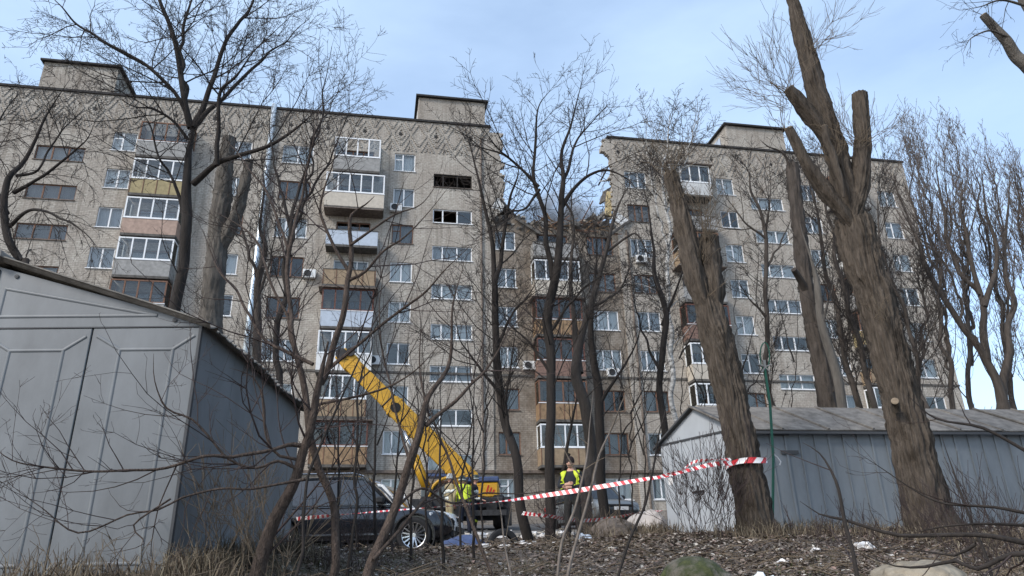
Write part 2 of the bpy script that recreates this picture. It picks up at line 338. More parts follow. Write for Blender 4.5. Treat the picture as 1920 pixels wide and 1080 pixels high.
def moss_mat():
    m = bpy.data.materials.new('mossy_stone'); m.use_nodes = True; nt = m.node_tree; N = nt.nodes.new; l = nt.links.new; b = nt.nodes['Principled BSDF']; b.inputs['Roughness'].default_value = .95
    t = N('ShaderNodeTexCoord'); n = N('ShaderNodeTexNoise'); n.inputs['Scale'].default_value = 8; n.inputs['Detail'].default_value = 10; l(t.outputs['Object'], n.inputs['Vector'])
    r = N('ShaderNodeValToRGB'); e = r.color_ramp.elements; e[0].position = .36; e[0].color = (.13, .115, .09, 1); e[1].position = .55; e[1].color = (.038, .046, .015, 1); x = e.new(.72); x.color = (.08, .085, .026, 1); l(n.outputs['Fac'], r.inputs['Fac']); l(r.outputs[0], b.inputs['Base Color'])
    n2 = N('ShaderNodeTexNoise'); n2.inputs['Scale'].default_value = 30; n2.inputs['Detail'].default_value = 6; l(t.outputs['Object'], n2.inputs['Vector']); q = N('ShaderNodeBump'); q.inputs['Strength'].default_value = .9; q.inputs['Distance'].default_value = .03; l(n2.outputs['Fac'], q.inputs['Height']); l(q.outputs[0], b.inputs['Normal']); return m
M['moss'] = moss_mat()


# ------------------------------------------------------------------ ground
def ground():
    xs = np.unique(np.concatenate([np.linspace(-14, 16, 151), np.linspace(-60, 80, 71), [-3000, -1200, -400, -150, 150, 400, 1200, 3000]]))
    ys = np.unique(np.concatenate([np.linspace(0, 22, 133), np.linspace(22, 70, 33), [-400, -100, -30, -12, -6, 100, 160, 300, 700, 1500, 3000]]))
    X, Y = np.meshgrid(xs, ys); Z = tza(X.ravel(), Y.ravel()).reshape(X.shape)
    V = np.stack([X, Y, Z], -1).reshape(-1, 3); w = len(xs)
    i, j = np.meshgrid(np.arange(len(ys) - 1), np.arange(w - 1), indexing='ij'); a = (i * w + j).ravel()
    o = link('ground', np_mesh('ground', V, np.stack([a, a + 1, a + w + 1, a + w], -1), M['soil'])); o['kind'] = 'structure'
def yard():                                 # dusty asphalt in front of the flats
    xs = np.linspace(-40, 45, 86); ys = np.linspace(20, 43, 30); X, Y = np.meshgrid(xs, ys); Y = Y + X * .19
    Z = tza(X.ravel(), Y.ravel()).reshape(X.shape) + .05
    V = np.stack([X, Y, Z], -1).reshape(-1, 3); w = len(xs); i, j = np.meshgrid(np.arange(len(ys) - 1), np.arange(w - 1), indexing='ij'); a = (i * w + j).ravel()
    o = link('yard_pavement', np_mesh('yard_pavement', V, np.stack([a, a + 1, a + w + 1, a + w], -1), M['asphalt'])); o['kind'] = 'structure'
ground(); yard()

# ------------------------------------------------------------------ the apartment block
FA = math.atan2(.18982, .98182)             # the facade turns away to the right
B0 = at(760, 583, 45.0); BZ = 2.3 + EYE     # building origin; local x along the facade, y into the block, z up from BZ
bld = thing('apartment_building', 'long nine storey sand brick apartment block with its middle top floors blown away', 'building', (B0.x, B0.y, BZ), FA)
def vv(v): return v - 2.3                   # heights below are measured from the lens
FL = [3.03 + 2.88 * k for k in range(9)]    # floor levels
ROWS = [4.52 + 2.885 * k for k in range(9)] # window centres
UL, UR, ROOF = -52.0, 41.4, 31.2
WALL_T = .42
def wall_part(name, mtl, u0, u1, v0, v1, cols, y0=0.0, left=None, right=None, top=None):
    """strip wall with real openings; cols = [(uc, w, [(vc, h)...])]; left/right/top = broken edges"""
    mb = MB(); T = WALL_T; rv = .16
    def q(a, b, c, d):
        if b - a < 1e-4 or d - c < 1e-4: return
        mb.face([(a, y0, vv(c)), (b, y0, vv(c)), (b, y0, vv(d)), (a, y0, vv(d))])
        mb.face([(b, y0 + T, vv(c)), (a, y0 + T, vv(c)), (a, y0 + T, vv(d)), (b, y0 + T, vv(d))])
    cur = u0
    for uc, w, ops in sorted(cols):
        a, b = uc - w / 2, uc + w / 2; q(cur, a, v0, v1); cur = b; lo = v0
        for vc, h in sorted(ops):
            c, d = vc - h / 2, vc + h / 2
            if d > v1 or c < v0: continue
            q(a, b, lo, c); lo = d
            for s in ([(a, c), (a, d)], [(b, d), (b, c)], [(a, d), (b, d)], [(b, c), (a, c)]):
                (ua, va), (ub, vb) = s
                mb.face([(ua, y0, vv(va)), (ub, y0, vv(vb)), (ub, y0 + T, vv(vb)), (ua, y0 + T, vv(va))])
        q(a, b, lo, v1)
    q(cur, u1, v0, v1)
    for u in ((u0, 1), (u1, 0)):
        p = [(u[0], y0, vv(v0)), (u[0], y0 + T, vv(v0)), (u[0], y0 + T, vv(v1)), (u[0], y0, vv(v1))]
        mb.face(p if not u[1] else p[::-1])
    mb.face([(u0, y0, vv(v1)), (u1, y0, vv(v1)), (u1, y0 + T, vv(v1)), (u0, y0 + T, vv(v1))])
    return mb.build(name, mtl, bld)
def ragged(name, mtl, ua, ub, v0, v1, side, y0=0.0, depth=.9, seed=1):
    """broken brick edge: courses of bricks of uneven length between ua (whole) and about ub"""
    r = random.Random(seed); mb = MB(); v = v0; base = 0
    while v < v1 - .01:
        base = max(-1, min(1, base + r.uniform(-.5, .5))); h = min(.125, v1 - v)
        e = ub + side * (base * depth * .5 + r.uniform(-.12, .12)); a, b = min(ua, e), max(ua, e)
        if b - a > .02: mb.box((a, y0, vv(v)), (b, y0 + WALL_T, vv(v + h)))
        v += .125
    return mb.build(name, mtl, bld)

std = lambda w, rows: [(ROWS[k], 1.45 if k else 1.35) for k in rows]
SH = -1.28                                  # stair windows sit half a storey lower
stair = lambda rows: [(ROWS[k] + SH, 1.08) for k in rows]
ALL = range(9)
WCOL = [(-38.6, 1.5), (-34.6, 2.0), (-19.3, 1.5), (-11.8, 1.5), (-7.9, 2.1), (-.38, 1.48), (6.95, 1.45), (14.0, 2.0), (17.25, 1.75), (24.7, 1.45), (31.9, 1.5), (39.1, 1.6)]
SCOL = [(-23.1, 3.0), (3.12, 2.8), (28.1, 2.8)]
BCOL = [-30.2, -16.45, -3.75, 10.4, 21.3, 34.9]   # balcony columns, opening behind each
def opens(u0, u1, rows):
    c = [(u, w, std(w, rows)) for u, w in WCOL if u0 < u < u1]
    c += [(u, w, stair([k for k in rows if k > 0])) for u, w in SCOL if u0 < u < u1]
    c += [(u, 2.3, [(FL[k] + 1.15, 2.1) for k in rows if k > 0]) for u in BCOL if u0 < u < u1]
    return c
wall_part('wall', M['brick'], UL, 5.9, 1.9, ROOF, opens(UL, 5.9, ALL))
wall_part('wall', M['brick'], 15.45, UR, 1.9, ROOF, opens(15.45, UR, ALL))
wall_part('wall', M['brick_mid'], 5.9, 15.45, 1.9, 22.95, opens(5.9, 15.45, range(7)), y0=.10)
ragged('broken_wall_edge', M['brick'], 5.9, 6.45, 22.95, ROOF - .4, 1, seed=3, depth=.9)
ragged('broken_wall_edge', M['brick'], 15.45, 15.0, 22.95, ROOF - .1, -1, seed=8, depth=.7)
# broken top of the middle bay: uneven stacks of courses
r = random.Random(5); mb = MB(); u = 5.95
while u < 15.4:
    w = r.uniform(.25, .6); h = .125 * int(r.uniform(0, 9)) * (1.0 if u < 8.2 or u > 13.2 else .55)
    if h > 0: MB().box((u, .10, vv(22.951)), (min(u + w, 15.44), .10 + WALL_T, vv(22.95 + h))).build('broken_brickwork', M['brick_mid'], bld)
    u += w + r.choice((0, 0, .002))
# end walls, back wall, cross walls, floors, roof
mb = MB(); D = 12.5
mb.box((UR - WALL_T, WALL_T + .004, vv(1.9)), (UR - .003, D, vv(ROOF - .01))); mb.build('end_wall', M['brick'], bld)
mb = MB(); mb.box((UL, D, vv(1.9)), (5.6, D + .4, vv(ROOF - .02))); mb.box((15.8, D, vv(1.9)), (20.6, D + .4, vv(22.5))); mb.box((20.6, D, vv(1.9)), (UR - .004, D + .4, vv(ROOF - .02))); mb.box((5.6, D, vv(1.9)), (15.8, D + .4, vv(22.5))); mb.build('back_wall', M['brick'], bld)
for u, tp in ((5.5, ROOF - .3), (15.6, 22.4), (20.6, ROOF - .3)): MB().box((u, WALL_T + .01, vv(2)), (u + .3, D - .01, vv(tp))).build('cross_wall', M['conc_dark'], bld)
mb = MB(); mb.box((UL, 4.0, vv(2)), (5.45, 4.15, vv(ROOF - .35))); mb.box((15.95, 4.0, vv(2)), (20.55, 4.15, vv(22.3))); mb.box((20.95, 4.0, vv(2)), (UR - .5, 4.15, vv(ROOF - .35))); mb.box((5.85, 4.0, vv(2)), (15.55, 4.15, vv(22.4))); mb.build('inner_wall', M['room'], bld)
for k in range(9):
    mb = MB(); v = FL[k]
    mb.box((UL, WALL_T + .005, vv(v - .22)), (5.44, D - .02, vv(v))); mb.box((20.95, WALL_T + .005, vv(v - .22)), (UR - .45, D - .02, vv(v))); mb.box((15.96, WALL_T + .005, vv(v - .22)), (20.55, (D - .02) if k < 7 else 1.6, vv(v)))
    if k < 8: mb.box((5.86, WALL_T + .16, vv(v - .22)), (15.54, D - .02, vv(v - (.0 if k < 7 else .1))))
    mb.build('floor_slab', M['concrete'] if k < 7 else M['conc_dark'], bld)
mb = MB(); mb.box((UL, WALL_T + .005, vv(ROOF - .3)), (5.44, D - .01, vv(ROOF - .05))); mb.box((15.3, WALL_T + .005, vv(ROOF - .3)), (20.55, 1.5, vv(ROOF - .05))); mb.box((20.6, WALL_T + .005, vv(ROOF - .28)), (UR - .45, D - .01, vv(ROOF - .045))); mb.build('roof', M['slab'], bld)
# coping and string courses
for a, b in ((UL, 5.95), (15.2, UR + .06)):
    MB().box((a, -.12, vv(ROOF + .003)), (b, WALL_T + .15, vv(ROOF + .17))).build('coping', M['coping'], bld)
    MB().box((a, -.07, vv(11.82)), (b if b < 10 else UR, -.003, vv(11.96))).build('string_course', M['conc_dark'], bld)
for a, b, y in ((UL, 5.88, 0), (5.9, 15.43, .10), (15.47, UR, 0)):
    MB().box((a, y - .26, vv(5.50)), (b, y - .003, vv(5.68))).build('string_course', M['zinc'], bld)
    MB().box((a, y - .09, vv(1.8)), (b, y - .003, vv(3.15))).build('plinth', M['brick_plinth'], bld)
MB().box((5.9, .03, vv(11.82)), (15.43, .097, vv(11.96))).build('string_course', M['conc_dark'], bld)

# diamond relief under the coping: zigzag ribs of header bricks with vents in every other diamond
def relief(u0, u1, seed):
    mb = MB(); P = 1.30; vc, hh = 29.98, 1.12; n = int((u1 - u0) / P); off = u0 + ((u1 - u0) - n * P) / 2
    def zig(ua, va, ub, vb, w=.085):
        k = max(2, int(abs(vb - va) / .125))
        for i in range(k):
            t0, t1 = i / k, (i + 1) / k; a, b = lerp(ua, ub, t0), lerp(ua, ub, t1); c, d = lerp(va, vb, t0), lerp(va, vb, t1)
            if max(c, d) > ROOF - .03 or min(c, d) < 28.45 or max(a, b) > u1 or min(a, b) < u0: continue
            mb.box((min(a, b) - w * .35, -.05, vv(min(c, d))), (max(a, b) + w * .35, -.002, vv(max(c, d) - .012)))
    for i in range(n + 1):
        uc = off + i * P
        for s, hw, hv in ((0, P / 2 * .86, hh * .86), (1, P / 2 * .44, hh * .42)):
            if s == 1 and i % 2: continue
            zig(uc - hw, vc, uc, vc + hv); zig(uc, vc + hv, uc + hw, vc); zig(uc - hw, vc, uc, vc - hv); zig(uc, vc - hv, uc + hw, vc)
        um = uc + P / 2
        zig(um - P * .36, vc - 1.42, um, vc - .42); zig(um, vc - .42, um + P * .36, vc - 1.42); zig(um - P * .36, vc + 1.42, um, vc + .42); zig(um, vc + .42, um + P * .36, vc + 1.42)
        zig(um - P * .14, vc - 1.4, um, vc - 1.0); zig(um, vc - 1.0, um + P * .14, vc - 1.4)
    o = mb.build('diamond_relief', M['brick'], bld); o['kind'] = 'stuff'
    for i in range(0, n + 1, 2):
        uc = off + i * P; s = .15
        if not u0 < uc < u1: continue
        m2 = MB(); pts = [(uc, -.012, vv(vc - s * 1.25)), (uc + s, -.012, vv(vc)), (uc, -.012, vv(vc + s * 1.25)), (uc - s, -.012, vv(vc))]
        bk = [(x, -.002, z) for x, y, z in pts]; m2.face(pts)
        for j in range(4): m2.face([pts[j], bk[j], bk[(j + 1) % 4], pts[(j + 1) % 4]])
        m2.build('vent', M['dark_frame'], bld)
relief(-32, 5.8, 1); relief(15.6, UR - .2, 2)

# lift houses on the roof
def lift(u0, u1, top, panel=None):
    mb = MB(); mb.box((u0, 3.0, vv(ROOF - .04)), (u1, 8.2, vv(top))); o = mb.build('lift_house', M['brick'], bld)
    MB().box((u0 - .22, 2.75, vv(top + .004)), (u1 + .25, 8.45, vv(top + .16))).build('lift_roof', M['coping'], o)
    MB().box((u0 - .003 - .03, 4.2, vv(ROOF)), (u0 - .003, 7.6, vv(top - .5))).build('side_panel', panel or M['p_white'], o)
lift(-27.0, -21.9, 35.7); lift(.60, 6.0, 35.6); lift(27.3, 32.8, 35.6, M['p_blue'])

# windows: frame (the part) with panes, sill and curtain below it
_wm = {}
def win_mesh(w, h, kind):
    k = (w, h, kind)
    if k in _wm: return _wm[k]
    fr = MB(); t = .07; x0, x1, z0, z1 = -w / 2, w / 2, -h / 2, h / 2; y0, y1 = .08, .15
    fr.box((x0, y0, z0), (x0 + t, y1, z1)); fr.box((x1 - t, y0, z0), (x1, y1, z1)); fr.box((x0 + t, y0, z0), (x1 - t, y1, z0 + t)); fr.box((x0 + t, y0, z1 - t), (x1 - t, y1, z1))
    mull = {'2': [0.5], '2a': [.36], '3': [.34, .67], '3a': [.25, .62], 'vent': [.4]}[kind]
    xs = [x0 + t] + [x0 + w * q for q in mull] + [x1 - t]; pn = []
    for q in mull: fr.box((x0 + w * q - .045, y0 - .005, z0 + t), (x0 + w * q + .045, y1 - .005, z1 - t))
    if kind == 'vent': fr.box((x0 + t, y0 - .004, z1 - h * .36), (xs[1] - .045, y1 - .004, z1 - h * .36 + .06))
    for i in range(len(xs) - 1):
        a = xs[i] + (.045 if i else 0); b = xs[i + 1] - (.045 if i < len(xs) - 2 else 0)
        pn.append(MB().box((a, .105, z0 + t), (b, .112, z1 - t)).mesh('pane', M['pane']))
    cu = MB(); n = 14
    for i in range(n):                      # pleated curtain
        a, b = lerp(x0, x1, i / n), lerp(x0, x1, (i + 1) / n); ya, yb = .30 + .03 * (i % 2), .30 + .03 * ((i + 1) % 2)
        cu.face([(a, ya, z0), (b, yb, z0), (b, yb, z1), (a, ya, z1)])
    si = MB().box((x0 - .06, -.07, z0 - .06), (x1 + .06, .10, z0 - .012))
    _wm[k] = (fr.mesh('window', M['white_frame']), pn, cu.mesh('curtain', M['curtain']), si.mesh('sill', M['white_frame'])); return _wm[k]
def set_mat(o, m): o.material_slots[0].link = 'OBJECT'; o.material_slots[0].material = m
def window(u, v, w, h, kind='2', frame=None, glass=True, curtain=None, y=0.0, parent=bld, sill=True):
    fm, pn, cu, si = win_mesh(w, h, kind)
    o = link('window', fm, parent); o.location = (u, y, vv(v))
    if frame: set_mat(o, M[frame])
    for i, p in enumerate(pn):
        if glass is True or (isinstance(glass, (list, tuple)) and glass[i % len(glass)]):
            c = link('pane', p, o)
            if frame in ('wood_frame', 'red_frame', 'dark_frame'): set_mat(c, M['pane_dull'])
    if sill:
        s = link('sill', si, o)
        if frame and frame != 'white_frame': set_mat(s, M['zinc'])
    if curtain:
        c = link('curtain', cu, o); set_mat(c, M[curtain])
    return o
wr = random.Random(21)
for u, w in WCOL:
    mid = 5.9 < u < 15.45
    rows = range(7) if mid else ALL
    for k in rows:
        fr = 'white_frame' if wr.random() < .8 else 'wood_frame'
        if mid and k in (1, 2): fr = 'wood_frame' if wr.random() < .7 else 'white_frame'
        cu = wr.choice(['curtain', 'curtain', 'curtain', 'curtain_grey', 'curtain_grey', None])
        kd = wr.choice(['2', '2', '2a', 'vent']) if w < 1.7 else wr.choice(['3', '2', '3a'])
        if u == -19.3 and k == 8: kd = 'vent'
        window(u, ROWS[k], w, 1.45 if k else 1.35, kd, fr, curtain=cu, y=.10 if mid else 0)
for u, w in SCOL:
    for k in range(1, 9):
        fr, gl, cu = 'white_frame', True, wr.choice([None, 'curtain', 'curtain_grey', 'curtain'])
        if u < -20: fr = 'wood_frame'; cu = wr.choice(['curtain', 'curtain_grey'])
        if u == 3.12 and k >= 7: fr, gl, cu = ('dark_frame' if k == 8 else 'white_frame'), ([0, 0, 1] if k == 7 else [0, 0, 0]), None
        window(u, ROWS[k] + SH, w, 1.08, '3a' if u > 0 else '3', fr, gl, cu)

# balconies: slab (the part) with parapet, posts, glazing, roof, and the room window behind
def balcony(u, k, par, glaze=None, roof=None, w=3.3, d=1.05, y=0.0, back='2', backframe='wood_frame', stuff=False, curtain=None, low=1.05, topv=2.5):
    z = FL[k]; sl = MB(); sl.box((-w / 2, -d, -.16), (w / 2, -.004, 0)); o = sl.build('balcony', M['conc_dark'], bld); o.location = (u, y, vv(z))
    p = MB(); t = .05
    p.box((-w / 2, -d, .004), (w / 2, -d + t, low)); p.box((-w / 2, -d + t + .002, .004), (-w / 2 + t, -.006, low)); p.box((w / 2 - t, -d + t + .002, .004), (w / 2, -.006, low)); p.build('parapet', M[par], o)
    r = MB(); r.box((-w / 2 - .03, -d - .03, low + .002), (w / 2 + .03, -d + t + .03, low + .05)); r.build('rail', M['conc_dark'] if glaze is None else M['white_frame'], o)
    if par.startswith('p_tan') or par.startswith('p_or') or par == 'p_yellow':
        q = MB()
        for i in range(5): x = lerp(-w / 2 + .03, w / 2 - .03, i / 4); MB().box((x - .025, -d - .022, .02), (x + .025, -d - .003, low)).build('parapet_post', M['wood_frame'], o)
    if glaze:
        fm, pm = {'white': ('white_frame', 'pane'), 'red': ('red_frame', 'pane_dull'), 'wood': ('wood_frame', 'pane_dull'), 'open': ('white_frame', 'pane')}[glaze]
        g = MB(); a, b = low + .054, topv; n = 5 if w > 3.5 else 4
        for i in range(n + 1):
            x = lerp(-w / 2 + .05, w / 2 - .05, i / n); g.box((x - .045, -d - .01, a), (x + .045, -d + .06, b))
        g.box((-w / 2, -d - .014, b + .002), (w / 2, -d + .064, b + .09)); g.box((-w / 2 + .1, -d - .006, a), (w / 2 - .1, -d + .056, a + .07))
        for s in (-1, 1):
            g.bar((s * (w / 2 - .03), -d + .07, b + .04), (s * (w / 2 - .03), -.01, b + .04), .07, .08); g.box((s * (w / 2 - .03) - .035, -.08, a), (s * (w / 2 - .03) + .035, -.012, b)); 
        fo = g.build('glazing_frame', M[fm], o)
        for i in range(n):
            if glaze == 'open' and i in (1, 2): continue
            xa, xb = lerp(-w / 2 + .05, w / 2 - .05, i / n) + .05, lerp(-w / 2 + .05, w / 2 - .05, (i + 1) / n) - .05
            MB().box((xa, -d + .02, a + .075), (xb, -d + .028, b - .002)).build('pane', M[pm], o)
        for s in (-1, 1): MB().box((s * (w / 2 - .03) - .004, -d + .075, a), (s * (w / 2 - .03) + .004, -.085, b - .005)).build('pane', M[pm], o)
    if roof:
        MB().box((-w / 2 - .25, -d - .22, topv + .10), (w / 2 + .25, -.008, topv + .17)).build('awning', M[roof], o)
    bw = MB(); bh = 2.1                     # room door and window behind
    bw.box((-1.15, .10, .10), (1.15, .18, .17)); bw.box((-1.15, .10, 2.13), (1.15, .18, 2.2))
    for x in (-1.115, -.35, .4, 1.115): bw.box((x - .04, .10, .172), (x + .04, .18, 2.128))
    bw.box((-.30, .105, .172), (1.07, .175, .95)) 
    bf = bw.build('room_window', M[backframe], o)
    for xa, xb, za in ((-1.07, -.395, .175), (-.305, .355, .952), (.445, 1.07, .952)): MB().box((xa, .125, za), (xb, .133, 2.125)).build('pane', M['pane_dull'], o)
    if curtain:
        c = MB()
        for i in range(16): a, b = lerp(-1.12, 1.12, i / 16), lerp(-1.12, 1.12, (i + 1) / 16); c.face([(a, .30 + .03 * (i % 2), .12), (b, .30 + .03 * ((i + 1) % 2), .12), (b, .30 + .03 * ((i + 1) % 2), 2.1), (a, .30 + .03 * (i % 2), 2.1)])
        c.build('curtain', M[curtain], o)
    return o
B = balcony
# column beside the crane
for a in ((8, 'p_grey', 'open', None, 3.2), (7, 'p_beige', 'white', None, 4.0), (6, 'p_blue', None, 'zinc', 3.4), (5, 'p_tan', None, None, 3.4), (4, 'p_blue', 'red', 'zinc', 3.3), (3, 'p_white', 'white', None, 3.4), (2, 'p_tan', 'white', None, 3.0), (1, 'p_orange', 'red', 'zinc', 3.4)):
    k, par, gl, rf, w = a; B(-3.75, k, par, gl, rf, w, curtain='curtain_red' if k == 1 else ('curtain' if k in (3, 2, 5) else None), backframe='white_frame' if k == 5 else 'wood_frame')
for a in ((8, 'p_grey', 'wood', None), (7, 'p_yellow', 'white', None), (6, 'p_pink', 'white', None), (5, 'p_grey', 'white', None), (4, 'p_grey', 'wood', None), (3, 'p_tan', 'wood', None), (2, 'p_white', 'white', None)):
    B(-16.45, *a, 3.3, curtain='curtain')
for k in range(1, 9): B(-30.2, k, ('p_grey', 'p_tan', 'p_beige')[k % 3], ('white', 'wood')[k % 2])
B(-16.45, 1, 'p_grey', 'wood')
for a in ((6, 'p_grey', None, None), (5, 'p_beige', 'white', None), (4, 'p_orange', 'red', 'zinc'), (3, 'p_brick', 'red', None), (2, 'p_orange', 'wood', None), (1, 'p_tan', 'white', None)):
    B(10.4, *a, 3.3, y=.10, curtain='curtain' if a[0] in (1, 5) else None)
for a in ((8, 'p_iron', 'white', 'zinc'), (7, 'p_grey', None, None), (6, 'p_tan', 'wood', None), (5, 'p_grey', None, 'zinc'), (4, 'p_brick', 'red', None), (3, 'p_beige', 'white', None), (2, 'p_beige', 'white', None), (1, 'p_grey', 'white', None)):
    B(21.3, *a, 3.3)
for a in ((8, 'p_grey', 'wood', None), (7, 'p_beige', None, None), (6, 'p_white', 'white', None), (5, 'p_grey', 'wood', None), (4, 'p_yellow', 'wood', None), (3, 'p_tan', None, None), (2, 'p_grey', 'white', None), (1, 'p_tan', 'white', None)):
    B(34.9, *a, 3.3)
# air conditioner boxes
def ac(u, v, y=0.0):
    o = MB().box((-.42, -.36, -.29), (.42, -.08, .29)).build('air_conditioner', M['p_white'], bld, bevel=.02); o.location = (u, y, vv(v))
    MB().lathe([(.001, 0), (.2, 0), (.23, .015), (.23, .03)], 20, Matrix.Translation((-.1, -.362, 0)) @ Matrix.Rotation(R(90), 4, 'X')).build('fan_grille', M['dark_steel'], o)
    MB().box((-.35, -.08, -.33), (-.3, -.005, -.02)).box((.3, -.08, -.33), (.35, -.005, -.02)).build('bracket', M['conc_dark'], o)
for u, v in ((-.9, 23.75), (-1.9, 12.6), (17.0, 20.8), (-6.4, 18.4), (8.35, 12.55)): ac(u, v, .10 if 6 < u < 15 else 0)
ac(14.2, 12.2, .10)
# shiny insulated riser, thin joints of cable
o = MB().tube([(-9.85, -.18, vv(31.5)), (-9.85, -.18, vv(16)), (-9.85, -.18, vv(6))], .19, 12).build('insulated_pipe', M['pipe'], bld, smooth=True)
for v in (29, 26, 23, 20, 17, 14, 11, 8): MB().lathe([(.195, -.04), (.21, -.04), (.21, .04), (.195, .04)], 14, Matrix.Translation((-9.85, -.18, vv(v)))).build('pipe_band', M['steel'], o)
for u in (5.2, 16.1): MB().tube([(u, -.10, vv(ROOF - (8 if u > 10 else 1))), (u, -.10, vv(2.6))], .06, 8).build('drain_pipe', M['zinc'], bld)
# entrance canopies and basement doors under the crane side
for u in (3.12, 28.1):
    MB().box((u - 1.6, -1.6, vv(5.15)), (u + 1.6, -.28, vv(5.3))).build('entrance_canopy', M['blue'], bld)
    MB().box((u - .65, -.06, vv(3.16)), (u + .65, -.005, vv(5.05))).build('entrance_door', M['wood_frame'], bld)

# the blown-out gap: rubble heap, tipped slabs, hanging roof felt, shredded boards
rr = random.Random(12); mb = MB(); 
for i in range(900):
    u = rr.uniform(5.9, 15.5); e = 1 - abs(u - 10.7) / 5.2; y = rr.uniform(.1, 6)
    z = vv(22.95) + rr.uniform(-.25, .45 + .8 * e + 1.3 * max(0, 1 - abs(u - 13.6) / 2.2) + .7 * max(0, 1 - abs(u - 7.0) / 1.6)) * (.5 + y * .19)
    s = rr.uniform(.1, .45)
    Mx = Matrix.Translation((u, y, z)) @ Matrix.Rotation(rr.uniform(0, 6.3), 4, 'Z') @ Matrix.Rotation(rr.uniform(-1, 1), 4, 'X') @ Matrix.Rotation(rr.uniform(-1, 1), 4, 'Y')
    mb.obox(Mx, (s * rr.uniform(.6, 2), s * rr.uniform(.4, 1), s * rr.uniform(.3, .7)), rr.choice((0, 0, 0, 1, 2, 2)))
for i in range(170):
    u = rr.uniform(6.2, 15.2); hgt = .35 + 1.3 * max(0, 1 - abs(u - 13.9) / 1.8) + 1.1 * max(0, 1 - abs(u - 7.3) / 1.8) + .45 * max(0, 1 - abs(u - 10.2) / 1.2); s = rr.uniform(.25, .75)
    Mx = Matrix.Translation((u, rr.uniform(.15, 1.8), vv(22.95) + rr.uniform(0, hgt))) @ Matrix.Rotation(rr.uniform(0, 6.3), 4, 'Z') @ Matrix.Rotation(rr.uniform(-1, 1), 4, 'X') @ Matrix.Rotation(rr.uniform(-1, 1), 4, 'Y'); mb.obox(Mx, (s * rr.uniform(.8, 1.8), s * rr.uniform(.4, 1), s * rr.uniform(.15, .5)), rr.choice((0, 0, 0, 1, 2)))
o = mb.build('rubble', [M['conc_dark'], M['brick_mid'], M['concrete']], bld); o['kind'] = 'stuff'
mb = MB()
for i in range(220):
    u = rr.gauss(12.6, 1.6); u = min(15.2, max(6.3, u)); y = rr.uniform(-.25, 4); p = Vector((u, y, vv(22.7) + rr.uniform(0, .9)))
    d = Vector((rr.uniform(-1, 1), rr.uniform(-.5, .3), rr.uniform(-.35, .55))).normalized() * rr.uniform(.5, 1.9); mb.bar(p, p + d, rr.uniform(.03, .12), rr.uniform(.02, .05), m=rr.choice((0, 0, 1)))
o = mb.build('splintered_boards', [M['p_orange'], M['wood_frame']], bld); o['kind'] = 'stuff'
def slab(u, y, v, sx, sy, sz, rx, ry, rz, m, name='tipped_slab'):
    o = MB().box((-sx / 2, -sy / 2, -sz / 2), (sx / 2, sy / 2, sz / 2)).build(name, M[m], bld, bevel=.03); o.location = (u, y, vv(v)); o.rotation_euler = (R(rx), R(ry), R(rz))
slab(7.6, 1.8, 24.3, 3.6, 3.0, .22, 12, 47, 8, 'slab', 'hanging_roof_felt'); slab(7.5, .7, 24.2, 2.7, 1.5, .16, 14, 46, 10, 'slab', 'hanging_roof_felt'); slab(7.1, 3.2, 25.2, 2.6, 3.4, .2, -10, 55, -6, 'conc_dark')
slab(9.4, 2.6, 23.6, 2.4, 2.2, .22, 25, -20, 20, 'conc_dark'); slab(11.8, 3.2, 23.7, 2.8, 2.4, .22, -18, 14, -12, 'conc_dark'); slab(13.9, 2.4, 24.1, 2.6, 2.6, .22, 18, -33, 10, 'concrete')
slab(15.15, .9, 26.6, 1.3, 1.3, .16, 8, -68, 14, 'conc_dark', 'hanging_slab'); slab(15.0, .95, 28.3, 1.3, 1.1, .12, -6, -62, 4, 'slab', 'hanging_roof_felt'); slab(15.0, .8, 24.7, 1.2, 1.2, .14, 30, -30, 30, 'concrete', 'hanging_slab'); slab(14.9, .5, 27.6, .8, .4, .05, 10, -20, 30, 'p_white', 'torn_panel')
for i in range(26):                         # bent reinforcing bars along the torn edges
    sd_ = i % 2; u = 6.4 if sd_ else 15.0; v = rr.uniform(23, 30.5); p0 = Vector((u, rr.uniform(.1, 1.2), vv(v))); d0 = Vector((rr.uniform(.2, .8) * (1 if sd_ else -1), rr.uniform(-.4, .3), rr.uniform(-.9, .2))); MB().tube([p0, p0 + d0 * .5, p0 + d0 * .8 + Vector((0, 0, -.35))], .02, 5).build('reinforcing_bar', M['zinc'], bld)
slab(15.05, .35, 25.5, .5, .3, 2.0, 4, 8, 0, 'insul', 'torn_insulation'); slab(15.7, -.12, 24.0, 1.2, .12, .7, 10, 35, 4, 'p_white', 'torn_panel'); slab(6.5, .0, 24.6, .8, .1, .9, 12, 20, 6, 'p_white', 'torn_panel')
slab(10.6, .6, 22.95, 2.6, .10, .9, 35, 18, 6, 'p_white', 'torn_panel'); slab(15.6, -.2, 23.3, 2.4, .16, .22, 10, -38, 6, 'conc_dark', 'bent_beam'); slab(8.6, -.1, 23.0, 2.2, .14, .2, 6, 32, 0, 'conc_dark', 'bent_beam')
